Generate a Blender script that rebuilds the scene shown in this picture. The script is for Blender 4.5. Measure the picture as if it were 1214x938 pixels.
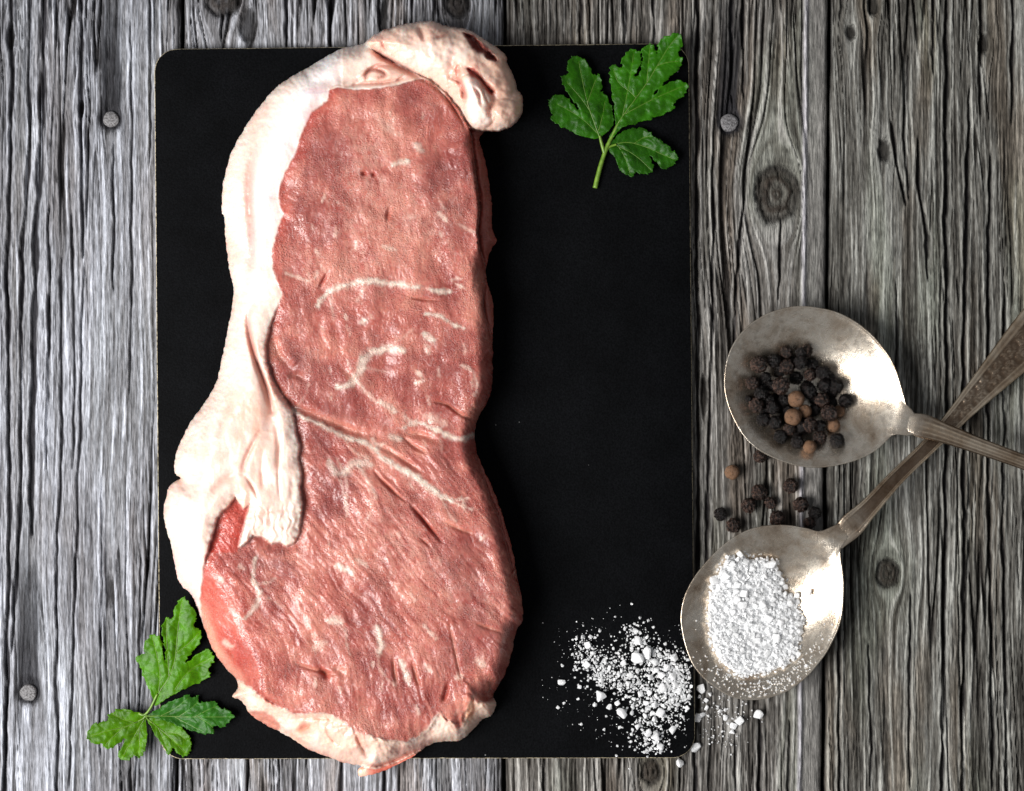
import bpy, bmesh, math, random
import numpy as np
from mathutils import Vector, Matrix

for o in list(bpy.data.objects): bpy.data.objects.remove(o)
random.seed(7)
rng = np.random.default_rng(11)
C = bpy.context.scene.collection
SC = bpy.context.scene

# ------------------------------------------------------------------ camera, light, exposure
S = 0.00032                      # metres per photo pixel at the table top
CX, CY, DC = 607.0, 469.0, 2500.0
cam = bpy.data.objects.new('camera', bpy.data.cameras.new('camera'))
C.objects.link(cam); SC.camera = cam
cam.location = (0, 0, DC*S); cam.rotation_euler = (0, 0, 0)
cam.data.sensor_width = 36.0
cam.data.lens = 36.0*DC/1214.0
cam.data.clip_start = 0.01; cam.data.clip_end = 20.0

world = bpy.data.worlds.new('World'); SC.world = world; world.use_nodes = True
wb = world.node_tree.nodes['Background']
wb.inputs[0].default_value = (0.90, 0.94, 1.0, 1); wb.inputs[1].default_value = 0.22

def area(name, loc, target, sx, sy, power, col):
    l = bpy.data.lights.new(name, 'AREA'); l.shape = 'RECTANGLE'; l.size = sx; l.size_y = sy
    l.energy = power; l.color = col
    o = bpy.data.objects.new(name, l); C.objects.link(o); o.location = loc
    d = Vector(target)-Vector(loc); o.rotation_euler = d.to_track_quat('-Z', 'Y').to_euler()
    return o
area('window_light', (-0.70, -0.26, 0.74), (0.03, 0.0, 0.0), 0.66, 0.60, 22.0, (1.0, 0.985, 0.965))

SC.view_settings.view_transform = 'Standard'; SC.view_settings.look = 'None'
SC.view_settings.exposure = 0.0; SC.view_settings.gamma = 1.0
SC.render.engine = 'CYCLES'
SC.cycles.max_bounces = 6
SC.cycles.use_denoising = True

# ------------------------------------------------------------------ helpers
def W(px, py, z):
    """photo pixel + height (in pixels) -> world point that is seen there"""
    k = 1.0 - z/DC
    return ((px-CX)*k*S, (CY-py)*k*S, z*S)
def Wn(X, Y, Z):
    k = 1.0 - Z/DC
    return np.stack([(X-CX)*k*S, (CY-Y)*k*S, Z*S], -1)

_perm = np.random.default_rng(5).permutation(256)
_ang = np.random.default_rng(6).random(256)*2*np.pi
_gx, _gy = np.cos(_ang), np.sin(_ang)
def pn(x, y, seed=0):
    x = np.asarray(x, float); y = np.asarray(y, float)
    xi = np.floor(x).astype(np.int64); yi = np.floor(y).astype(np.int64)
    xf = x-xi; yf = y-yi
    u = xf*xf*xf*(xf*(xf*6-15)+10); v = yf*yf*yf*(yf*(yf*6-15)+10)
    def g(ix, iy, dx, dy):
        h = _perm[(_perm[(ix+seed*17) & 255]+iy+seed*31) & 255]
        return _gx[h]*dx+_gy[h]*dy
    a = g(xi, yi, xf, yf); b = g(xi+1, yi, xf-1, yf)
    c = g(xi, yi+1, xf, yf-1); d = g(xi+1, yi+1, xf-1, yf-1)
    return ((a+u*(b-a))*(1-v)+(c+u*(d-c))*v)*1.5
def fbm(x, y, n=4, seed=0):
    s = 0; a = 1; t = 0
    for i in range(n):
        s = s+a*pn(x*2**i, y*2**i, seed+i); t += a; a *= .5
    return s/t
def sst(a, b, x):
    t = np.clip((x-a)/(b-a), 0, 1); return t*t*(3-2*t)
def mix(a, b, t):
    return a+(b-a)*t
def mixc(col, c, t):
    return col+(np.asarray(c)-col)*t[..., None]

def catmull(pts, n=4, closed=True):
    P = np.asarray(pts, float); N = len(P); out = []
    rg = range(N) if closed else range(N-1)
    for i in rg:
        if closed: p0, p1, p2, p3 = P[i-1], P[i], P[(i+1) % N], P[(i+2) % N]
        else: p0, p1, p2, p3 = P[max(i-1, 0)], P[i], P[i+1], P[min(i+2, N-1)]
        for k in range(n):
            t = k/n
            out.append(.5*((2*p1)+(-p0+p2)*t+(2*p0-5*p1+4*p2-p3)*t*t+(-p0+3*p1-3*p2+p3)*t**3))
    if not closed: out.append(P[-1])
    return np.array(out)

def seg_dist(P, X, Y, closed):
    """distance to a polyline and the parameter 0..1 of the nearest point"""
    D = np.full(X.shape, 1e9); T = np.zeros(X.shape)
    n = len(P); m = n if closed else n-1
    for i in range(m):
        a = P[i]; b = P[(i+1) % n]; ab = b-a; L = ab@ab+1e-9
        t = np.clip(((X-a[0])*ab[0]+(Y-a[1])*ab[1])/L, 0, 1)
        d = np.hypot(X-a[0]-t*ab[0], Y-a[1]-t*ab[1])
        k = d < D
        D = np.where(k, d, D); T = np.where(k, (i+t)/m, T)
    return D, T
def inside(P, X, Y):
    r = np.zeros(X.shape, bool); n = len(P)
    for i in range(n):
        x1, y1 = P[i]; x2, y2 = P[(i+1) % n]
        if y1 == y2: continue
        c = ((y1 > Y) != (y2 > Y)) & (X < (x2-x1)*(Y-y1)/(y2-y1)+x1)
        r ^= c
    return r
def sdf(P, X, Y):
    d, _ = seg_dist(P, X, Y, True)
    return np.where(inside(P, X, Y), d, -d)
def line_d(pts, X, Y, pad=40, smooth=3):
    P = catmull(pts, smooth, False) if len(pts) > 2 else np.asarray(pts, float)
    x0, y0 = P.min(0)-pad; x1, y1 = P.max(0)+pad
    m = (X > x0) & (X < x1) & (Y > y0) & (Y < y1)
    D = np.full(X.shape, 1e3); T = np.zeros(X.shape)
    if m.any():
        d, t = seg_dist(P, X[m], Y[m], False); D[m] = d; T[m] = t
    return D, T
def blob(X, Y, x, y, r, ry=None):
    return np.exp(-(((X-x)/r)**2+((Y-y)/(ry or r))**2))

def make_mesh(name, V, F, mat=None, col=None, nrm=None, smooth=True):
    me = bpy.data.meshes.new(name)
    V = np.asarray(V, np.float32); F = np.asarray(F, np.int32); k = F.shape[1]
    me.vertices.add(len(V)); me.vertices.foreach_set('co', V.ravel())
    me.loops.add(F.size); me.loops.foreach_set('vertex_index', F.ravel())
    me.polygons.add(len(F)); me.polygons.foreach_set('loop_start', np.arange(0, F.size, k, dtype=np.int32))
    me.polygons.foreach_set('use_smooth', np.full(len(F), smooth))
    me.update(calc_edges=True)
    if col is not None:
        a = me.color_attributes.new('Col', 'FLOAT_COLOR', 'POINT')
        c = np.ones((len(V), 4), np.float32); c[:, :3] = col
        a.data.foreach_set('color', c.ravel())
    if nrm is not None: me.normals_split_custom_set_from_vertices(np.asarray(nrm, np.float32).tolist())
    if mat: me.materials.append(mat)
    return me
def link(name, me, parent=None):
    o = bpy.data.objects.new(name, me); C.objects.link(o)
    if parent: o.parent = parent
    return o
def tag(o, label=None, cat=None, group=None, kind=None):
    for k, v in (('label', label), ('category', cat), ('group', group), ('kind', kind)):
        if v: o[k] = v
    return o
def empty(name, loc=(0, 0, 0), rz=0):
    o = bpy.data.objects.new(name, None); C.objects.link(o); o.empty_display_size = .01
    o.location = loc; o.rotation_euler = (0, 0, rz); return o
def put(name, me, root):
    """mesh given in world space, as child of an Empty that stands at its thing's base"""
    o = link(name, me, root)
    o.matrix_parent_inverse = Matrix.Translation(root.location).inverted()
    return o
def grid_faces(nx, ny):
    i = np.arange(nx*ny).reshape(ny, nx)
    return np.stack([i[:-1, :-1], i[1:, :-1], i[1:, 1:], i[:-1, 1:]], -1).reshape(-1, 4)
def boundary(F):
    E = np.concatenate([F[:, [i, (i+1) % F.shape[1]]] for i in range(F.shape[1])])
    own = np.tile(np.arange(len(F)), F.shape[1])
    key = np.sort(E, 1); code = key[:, 0].astype(np.int64)*10**8+key[:, 1]
    u, idx, cnt = np.unique(code, return_index=True, return_counts=True)
    k = idx[cnt == 1]
    return E[k], own[k]
def compress(V, F, *arr):
    u, inv = np.unique(F, return_inverse=True)
    return [V[u], inv.reshape(F.shape)]+[a[u] for a in arr]

# ------------------------------------------------------------------ materials
def new_mat(name):
    m = bpy.data.materials.new(name); m.use_nodes = True
    nt = m.node_tree; b = nt.nodes['Principled BSDF']
    return m, nt, b
def N(nt, t, **kw):
    n = nt.nodes.new(t)
    for k, v in kw.items(): setattr(n, k, v)
    return n
def coords(nt, scale, loc=(0, 0, 0)):
    tc = N(nt, 'ShaderNodeTexCoord'); mp = N(nt, 'ShaderNodeMapping')
    mp.inputs['Scale'].default_value = scale; mp.inputs['Location'].default_value = loc
    nt.links.new(tc.outputs['Object'], mp.inputs[0]); return mp.outputs[0]
def noise(nt, vec, scale, detail=4, rough=.55, dist=0):
    n = N(nt, 'ShaderNodeTexNoise'); n.inputs['Scale'].default_value = scale
    n.inputs['Detail'].default_value = detail; n.inputs['Roughness'].default_value = rough
    n.inputs['Distortion'].default_value = dist
    nt.links.new(vec, n.inputs['Vector']); return n.outputs['Fac']
def ramp(nt, fac, stops):
    r = N(nt, 'ShaderNodeValToRGB'); e = r.color_ramp.elements
    while len(e) < len(stops): e.new(.5)
    for el, (p, c) in zip(e, stops):
        el.position = p; el.color = (c, c, c, 1) if not hasattr(c, '__len__') else (*c, 1)
    nt.links.new(fac, r.inputs[0]); return r.outputs[0]
def mixn(nt, mode, fac, a, b):
    m = N(nt, 'ShaderNodeMix', data_type='RGBA', blend_type=mode)
    for s, v in ((0, fac), (6, a), (7, b)):
        if hasattr(v, 'is_linked'): nt.links.new(v, m.inputs[s])
        else: m.inputs[s].default_value = v if s == 0 else (*v, 1)
    return m.outputs[2]
def bump(nt, b, h, dist, strength=1.0, prev=None):
    n = N(nt, 'ShaderNodeBump'); n.inputs['Distance'].default_value = dist; n.inputs['Strength'].default_value = strength
    nt.links.new(h, n.inputs['Height'])
    if prev: nt.links.new(prev, n.inputs['Normal'])
    nt.links.new(n.outputs[0], b.inputs['Normal']); return n.outputs[0]
def attr(nt):
    a = N(nt, 'ShaderNodeVertexColor'); a.layer_name = 'Col'; return a.outputs[0]

def mat_wood():
    m, nt, b = new_mat('weathered_wood')
    v = coords(nt, (1, .07, 1))
    f = noise(nt, v, 2200, 3, .6); g = noise(nt, coords(nt, (1, .4, 1)), 1300, 3, .6)
    c = mixn(nt, 'MULTIPLY', 1.0, attr(nt), ramp(nt, f, [(.32, .38), (.5, 1.0), (.68, 1.55)]))
    c = mixn(nt, 'MULTIPLY', .6, c, ramp(nt, g, [(.3, .7), (.55, 1.0), (.75, 1.25)]))
    nt.links.new(c, b.inputs['Base Color'])
    b.inputs['Roughness'].default_value = .6; b.inputs['Specular IOR Level'].default_value = .13
    p = bump(nt, b, f, .0004, .9); bump(nt, b, g, .00025, .8, p)
    return m
def mat_dark(name, col, rough=.9):
    m, nt, b = new_mat(name)
    f = noise(nt, coords(nt, (1, 1, 1)), 300, 4)
    nt.links.new(mixn(nt, 'MULTIPLY', 1.0, col, ramp(nt, f, [(.3, .7), (.7, 1.2)])), b.inputs['Base Color'])
    b.inputs['Roughness'].default_value = rough; return m
def mat_nail():
    m, nt, b = new_mat('nail_steel')
    f = noise(nt, coords(nt, (1, 1, 1)), 1400, 4)
    nt.links.new(ramp(nt, f, [(.3, (.05, .045, .045)), (.6, (.20, .195, .20))]), b.inputs['Base Color'])
    b.inputs['Metallic'].default_value = .25; b.inputs['Roughness'].default_value = .6
    bump(nt, b, f, .0004); return m
def mat_board():
    m, nt, b = new_mat('black_board_coating')
    v = coords(nt, (1, 1, 1)); f = noise(nt, v, 1500, 3, .6); g = noise(nt, v, 60, 4)
    vo = N(nt, 'ShaderNodeTexVoronoi'); vo.inputs['Scale'].default_value = 95; nt.links.new(v, vo.inputs['Vector'])
    c = mixn(nt, 'MULTIPLY', 1, ramp(nt, f, [(.35, (.0010, .0011, .0014)), (.7, (.0034, .0037, .0044))]), ramp(nt, g, [(.3, .7), (.7, 1.3)]))
    sp = ramp(nt, vo.outputs['Distance'], [(.0, 1), (.018, 1), (.03, 0)])
    big = ramp(nt, noise(nt, v, 40, 1), [(.54, 0), (.60, 1)])
    c = mixn(nt, 'MIX', mixn(nt, 'MULTIPLY', 1, sp, big), c, (.16, .16, .16))
    nt.links.new(c, b.inputs['Base Color'])
    b.inputs['Roughness'].default_value = .6; b.inputs['Specular IOR Level'].default_value = .035
    bump(nt, b, f, .0002, .6); return m
def mat_edge():
    m, nt, b = new_mat('fibre_board_edge')
    f = noise(nt, coords(nt, (1, 1, 1)), 900, 4)
    nt.links.new(ramp(nt, f, [(.38, (.10, .075, .045)), (.5, (.50, .42, .27)), (.75, (.68, .60, .44))]), b.inputs['Base Color'])
    b.inputs['Roughness'].default_value = .8; bump(nt, b, f, .0004); return m
def mat_meat(name, fat):
    m, nt, b = new_mat(name)
    v = coords(nt, (1, 1, 1)); f = noise(nt, v, 1300, 5, .65); g = noise(nt, v, 3000, 3, .6)
    c = mixn(nt, 'MULTIPLY', 1, attr(nt), ramp(nt, f, [(.3, .92 if fat else .86), (.5, 1.0), (.72, 1.06 if fat else 1.14)]))
    nt.links.new(c, b.inputs['Base Color'])
    b.inputs['Roughness'].default_value = .30 if fat else .20
    b.inputs['Specular IOR Level'].default_value = .5 if fat else .52
    b.inputs['Subsurface Weight'].default_value = .6 if fat else .5
    b.inputs['Subsurface Radius'].default_value = (1.0, .45, .3) if fat else (1.0, .22, .15)
    b.inputs['Subsurface Scale'].default_value = .0035
    p = bump(nt, b, f, .0003, .2 if fat else .22)
    if not fat:
        w = ramp(nt, noise(nt, v, 1700, 2, .5), [(.50, 0), (.66, 1)]); wet = ramp(nt, noise(nt, v, 110, 3), [(.38, .15), (.62, 1)])
        p = bump(nt, b, mixn(nt, 'MULTIPLY', 1, w, wet), .00022, .8, p)
        nt.links.new(ramp(nt, noise(nt, v, 90, 3), [(.35, .15), (.65, .30)]), b.inputs['Roughness'])
    else: bump(nt, b, g, .0002, .15, p)
    return m
def mat_leaf(name, c0, c1):
    m, nt, b = new_mat(name)
    v = coords(nt, (1, 1, 1)); f = noise(nt, v, 160, 4, .6, .4); g = noise(nt, v, 1100, 4)
    c = mixn(nt, 'MULTIPLY', 1, attr(nt), ramp(nt, f, [(.3, .75), (.7, 1.25)]))
    nt.links.new(c, b.inputs['Base Color'])
    b.inputs['Roughness'].default_value = .38; b.inputs['Specular IOR Level'].default_value = .16
    b.inputs['Subsurface Weight'].default_value = .12; b.inputs['Subsurface Radius'].default_value = (.3, 1, .1)
    b.inputs['Subsurface Scale'].default_value = .001
    p = bump(nt, b, g, .0002, .5); bump(nt, b, f, .0006, .35, p); return m
def mat_stem(name='parsley_stem', c0=(.07, .15, .008), c1=(.16, .28, .03)):
    m, nt, b = new_mat(name)
    f = noise(nt, coords(nt, (1, 1, 1)), 500, 3)
    nt.links.new(ramp(nt, f, [(.3, c0), (.7, c1)]), b.inputs['Base Color'])
    b.inputs['Roughness'].default_value = .4; return m
def mat_silver(name, warm):
    m, nt, b = new_mat(name)
    v = coords(nt, (1, 1, 1)); f = noise(nt, v, 75, 6, .65, .6); g = noise(nt, coords(nt, (1, .05, 1)), 2200, 4, .7)
    h = noise(nt, v, 420, 5, .7)
    c = ramp(nt, f, [(.27, (.26, .18, .12)), (.42, (.54, .44, .34)), (.60, (.76, .68, .575))])
    c = mixn(nt, 'MULTIPLY', .6, c, ramp(nt, h, [(.32, .45), (.5, .95), (.7, 1.1)]))
    if warm: c = mixn(nt, 'MULTIPLY', 1, c, attr(nt))
    nt.links.new(c, b.inputs['Base Color']); b.inputs['Metallic'].default_value = .92
    nt.links.new(ramp(nt, h, [(.3, .36), (.7, .17)]), b.inputs['Roughness'])
    p = bump(nt, b, g, .00012, .5); bump(nt, b, h, .0002, .25, p); return m
def mat_pepper(name, lo, hi):
    m, nt, b = new_mat(name)
    v = coords(nt, (1, 1, 1)); f = noise(nt, v, 700, 4, .6)
    a = mixn(nt, 'MULTIPLY', 1, ramp(nt, f, [(.35, lo), (.7, hi)]), attr(nt))
    nt.links.new(a, b.inputs['Base Color']); b.inputs['Roughness'].default_value = .28
    b.inputs['Specular IOR Level'].default_value = .30
    bump(nt, b, f, .0004, .8); return m
def mat_salt(name):
    m, nt, b = new_mat(name)
    f = noise(nt, coords(nt, (1, 1, 1)), 700, 4)
    nt.links.new(ramp(nt, f, [(.3, (.92, .93, .95)), (.65, (.97, .97, .97))]), b.inputs['Base Color'])
    b.inputs['Roughness'].default_value = .14; b.inputs['Specular IOR Level'].default_value = .7; b.inputs['Subsurface Weight'].default_value = .6; b.inputs['Subsurface Radius'].default_value = (1, 1, 1); b.inputs['Subsurface Scale'].default_value = .004
    bump(nt, b, f, .0003, .6); return m

M_WOOD = mat_wood(); M_UNDER = mat_dark('gap_shadow_wood', (.03, .027, .025)); M_NAIL = mat_nail()
M_BOARD = mat_board(); M_EDGE = mat_edge()
M_LEAN = mat_meat('raw_lean_meat', False); M_FAT = mat_meat('raw_fat', True)
M_SILVER = mat_silver('tarnished_silver', False); M_SILVERW = mat_silver('tarnished_silver_handle', True)
M_SALT = mat_salt('sea_salt')

# ------------------------------------------------------------------ table of weathered planks
JOINT = [(-168, -172), (215.5, 209), (598.5, 597.5), (985, 977), (1368, 1362)]   # x of the joints at y=0 and y=938
KNOTS = [(921, 230, 25), (1053, 680, 13), (543, 3, 13), (262, -8, 20), (772, 916, 11), (1120, 1010, 16), (-80, 300, 20), (1290, 420, 18), (60, -90, 16)]
SLITS = [(1049, 178, 9, 17), (1009, 38, 8, 11), (1167, 52, 8, 14), (96, 128, 5, 12), (12, 42, 6, 18), (295, 30, 12, 30), (1036, 5, 9, 16), (455, 20, 6, 40), (835, 470, 5, 30)]
NAILS = [(131, 141, 9.5), (33, 822, 10.0), (865, 145, 10.5)]
PT = [.06, .05, -.02, -.01]; CT = [.58, .80, 1.15, 1.15]; PM_ = [.88, .90, .60, .56]
TINT = [(.95, .985, 1.08), (.97, .99, 1.06), (1.05, 1.01, .93), (1.03, 1.02, .92)]
def jx(i, y): return JOINT[i][0]+(JOINT[i][1]-JOINT[i][0])*y/938.0

table = tag(empty('wooden_table', (0, 0, 0)), 'weathered grey wooden table of rough vertical planks', None, None, 'structure')
GROOVES = [  # the long open splits one can follow by eye: (points, half width, depth)
 ([(12,-150),(13,150),(8,300),(11,600),(5,938),(4,1090)],2.2,5), ([(36,-150),(34,200),(25,300),(24,600),(12,780)],2.2,5), ([(53,-60),(48,180),(42,300),(38,500),(36,640)],4.2,5), ([(58,240),(57,420),(54,560)],1.5,4),
 ([(95,-150),(96,128),(98,310)],2.4,6), ([(72,300),(72,560),(66,680),(68,938),(66,1090)],1.7,4), ([(84,250),(88,420),(86,560)],1.3,3), ([(99,310),(94,520),(88,700),(82,938)],1.5,4), ([(134,165),(134,350)],1.4,4), ([(155,20),(156,300),(153,470)],1.1,3), ([(176,-50),(178,60),(177,200)],1.2,3), ([(64,-100),(66,60)],1.6,4), ([(120,560),(118,900)],1.1,3), ([(166,640),(164,938)],1.0,3),
 ([(268,-150),(262,50)],2.4,5), ([(336,-150),(340,60)],2.4,5), ([(395,-150),(392,60)],3.5,6), ([(446,-150),(450,40)],2.2,5), ([(490,-150),(488,40)],2.0,4), ([(690,-150),(688,60)],1.8,4), ([(742,-150),(740,60)],3,6), ([(772,-150),(776,80)],2,5),
 ([(330,890),(332,1090)],2,4), ([(405,890),(403,1090)],2.5,5), ([(455,890),(458,1090)],2,5), ([(512,890),(512,1090)],1.6,4), ([(645,890),(648,1090)],1.4,4), ([(705,890),(712,1090)],1.8,4),
 ([(827,-150),(826,300),(828,640),(824,938),(826,1090)],2.6,6), ([(868,-150),(868,125)],2.6,6), ([(880,-150),(882,120)],1.8,5), ([(891,130),(882,240),(873,330),(870,420)],1.8,5), ([(927,256),(922,360)],1.8,5), ([(846,180),(845,370),(838,640),(842,760)],1.8,4), ([(902,840),(900,1090)],2.0,5), ([(936,850),(934,1090)],1.6,4), ([(870,860),(880,1090)],1.8,4), ([(954,600),(952,800)],1.2,3),
 ([(996,640),(995,760),(996,938),(996,1090)],1.8,6), ([(1055,140),(1066,205),(1075,246)],2.6,6), ([(1078,60),(1072,160),(1078,240)],1.6,4), ([(1088,160),(1092,240),(1099,280),(1099,335)],2.4,6), ([(1108,-150),(1106,90)],1.8,4), ([(1123,-20),(1122,240),(1124,480),(1120,700),(1118,938),(1120,1090)],2.8,7), ([(1150,100),(1147,260),(1143,420),(1144,640),(1142,938),(1143,1090)],2.6,6), ([(1164,-150),(1163,140)],2.4,6), ([(1175,180),(1172,340),(1172,560),(1176,760),(1178,938)],2.2,6), ([(1201,-150),(1201,150)],1.8,5), ([(1192,330),(1190,620),(1194,938),(1192,1090)],1.8,5),
 ([(1030,-150),(1033,20)],2.4,5), ([(1046,600),(1040,640)],1.3,3), ([(1080,700),(1078,938)],1.6,4), ([(1030,760),(1034,938)],1.5,4), ([(1064,330),(1062,520)],1.6,4), ([(1240,-100),(1244,900)],2.4,5), ([(1300,-100),(1296,1000)],2.6,5)]
def wood(i, X, Y):
    U = X.copy(); kn = np.zeros(X.shape); kd = np.zeros(X.shape); halo = np.zeros(X.shape)
    for (kx, ky, r) in KNOTS:
        dx = X-kx; dy = (Y-ky)/1.25
        w = 1+.12*pn(np.arctan2(dy, dx)*1.2+kx, dx*0+ky, 3)
        d2 = dx*dx+(dy/1.55)**2
        U = U-dx*np.minimum(1.0, (r*1.2)**2/np.maximum(d2, 1))*.92*np.exp(-d2/(r*4.2)**2)
        d = np.hypot(dx, dy)*w
        kn = np.maximum(kn, sst(r*1.02, r*.86, d)); kd = np.where(d < r*1.1, d/r, kd)
        halo = np.maximum(halo, np.exp(-((d-r*1.0)/(.16*r))**2))
    slit = np.zeros(X.shape)
    for (kx, ky, rx, ry) in SLITS:
        dx = X-kx; dy = Y-ky; q = np.hypot(dx/rx, dy/ry)*(1+.25*pn(X/6., Y/9., 23))
        U = U-dx*.9*np.exp(-(dx/(rx*1.6))**2-(dy/(ry*2.0))**2); slit = np.maximum(slit, sst(1.05, .55, q))
    U = U+7*pn(X/110., Y/420., i)+2.2*pn(X/33., Y/170., i+9)+.8*pn(X/11., Y/70., i+19)+i*613.7
    c0 = pn(U/46., Y/1100., 1); c1 = pn(U/15., Y/620., 2); c2 = pn(U/6.0, Y/260., 3); c3 = pn(U/3.0, Y/110., 4)
    # long splits along the grain
    zone = pn(U/70., Y/520., 5)
    calm = sst(.05, .35, pn(U/120., Y/900., 31))          # smoother, cleaner strips
    a = np.abs(pn(U/17., Y/700., 6)); wv = .05+.07*np.clip(pn(U/40., Y/260., 7)+.2, 0, 1)
    g1 = sst(wv, wv*.25, a)*sst(-.12, .12, zone)
    a2 = np.abs(pn(U/8.5, Y/330., 8)); g2 = sst(.085, .02, a2)*sst(-.25, .05, pn(U/50., Y/200., 10))
    a3 = np.abs(pn(U/4.2, Y/150., 12)); g3 = sst(.14, .03, a3)*sst(-.2, .1, pn(U/30., Y/120., 13))
    g1 = g1*(1-.5*calm); g2 = g2*(1-.6*calm); g3 = g3*(1-.55*calm)
    cross = pn(U/5., Y/9., 14)                            # short raised flakes
    h = 1.4*c1+1.5*c2+1.1*c3-5.5*g1-3.0*g2-1.5*g3+.35*cross
    h = h*(1-.35*calm)
    gr = np.zeros(X.shape); sh = np.zeros(X.shape)
    for pts, w, dep in GROOVES:
        if not (jx(i, pts[0][1])-20 < pts[0][0] < jx(i+1, pts[0][1])+20): continue
        gx_ = np.interp(Y, [q[1] for q in pts], [q[0] for q in pts])+2.2*pn(Y/60., X*0+pts[0][0], 26)+.8*pn(Y/14., X*0+pts[0][0], 27)
        y0_, y1_ = pts[0][1], pts[-1][1]; en = sst(y0_-3, y0_+45, Y)*sst(y1_+3, y1_-45, Y)
        ww = w*(.35+.75*en)*np.clip(.8+.8*pn(Y/45., X*0+pts[0][0], 28), .25, 1.6)
        k = sst(ww+.9, ww*.45, np.abs(X-gx_))*sst(0, .12, en)
        gr = np.maximum(gr, k); h = h-dep*k
        sh = np.maximum(sh, np.exp(-((np.abs(X-gx_)-ww-2.6)/1.5)**2)*en)
    h = h*(1-kn)+kn*(-2.5+1.2*np.sin(kd*14)+.8*pn(X/4., Y/4., 15))-4.5*halo*(.4+.6*(pn(X/14., Y/14., 16) > -.1))
    # colour of the weathered surface: pale silvered ridges, brown-grey body, dark splits
    c4 = pn(U/1.9, Y/60., 24)
    t = .52+CT[i]*(.24*c0+.26*c1+.34*c2+.42*c3+.30*c4+.12*cross)+PT[i]
    t = np.clip(t+.10*calm, 0, 1.15)
    col = np.zeros(X.shape+(3,))
    base = np.array([.19, .182, .178])*PM_[i]; pale = np.array([.47, .47, .48])*PM_[i]; dk = np.array([.034, .030, .027])*PM_[i]
    col[:] = base
    col = mixc(col, pale, sst(.42, 1.0, t)); col = mixc(col, dk, sst(.42, .02, t)*.8)
    brown = sst(.05, .5, pn(U/38., Y/360., 17)+.15*pn(X/12., Y/40., 18))
    col = mixc(col, col*np.array([.84, .72, .62]), brown*(.25 if i == 0 else .75))
    ol = sst(.0, .5, pn(U/55., Y/300., 21))
    col = mixc(col, col*np.array([.95, 1.0, .93]), ol*(.2 if i < 2 else 1))
    col = mixc(col, (.016, .013, .012), np.clip(.95*g1+.80*g2+.6*g3, 0, .97))
    col = mixc(col, np.array([.60, .60, .61])*PM_[i], sh*(.3 if i == 0 else .5)); col = mixc(col, (.015, .013, .015), gr*.95)
    col = mixc(col, (.60, .60, .61), np.clip(sst(.02, .0, np.abs(a-.16)-.01)*.0+.6*sst(.45, .8, c2+.8*c3), 0, 1)*PM_[i]*(1-np.clip(g1+g2, 0, 1)))
    col = mixc(col, np.array([.034, .028, .024]), kn*(.86+.14*np.sin(kd*13+2*pn(X/9., Y/9., 20))))
    col = mixc(col, (.012, .010, .009), slit*.92); h = h-5*slit
    ck = kn*sst(.07, .0, np.abs(pn(X/13., Y/26., 25))); col = mixc(col, (.10, .092, .085), kn*sst(.8, .98, kd)*.6); col = mixc(col, (.008, .007, .006), ck*.8); h = h-2*ck
    col = mixc(col, (.012, .010, .009), halo*.85)
    col = col*np.array(TINT[i])
    for (nx, ny, r) in NAILS:                             # rust and water trail above each nail, stain round it
        trail = sst(15, 10, np.abs(X-nx-4*pn(X*0+nx, Y/80., 22)))*sst(ny+16, ny-4, Y)*sst(ny-260, ny-60, Y)
        ring = np.exp(-((np.hypot(X-nx, Y-ny)-r)/6.)**2)
        col = mixc(col, (.012, .0115, .014), np.clip(trail*(.93+.3*np.minimum(c2, 0))+ring*.95, 0, .97))
        h = h-2.5*ring-1.8*trail
    return h, col
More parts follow.
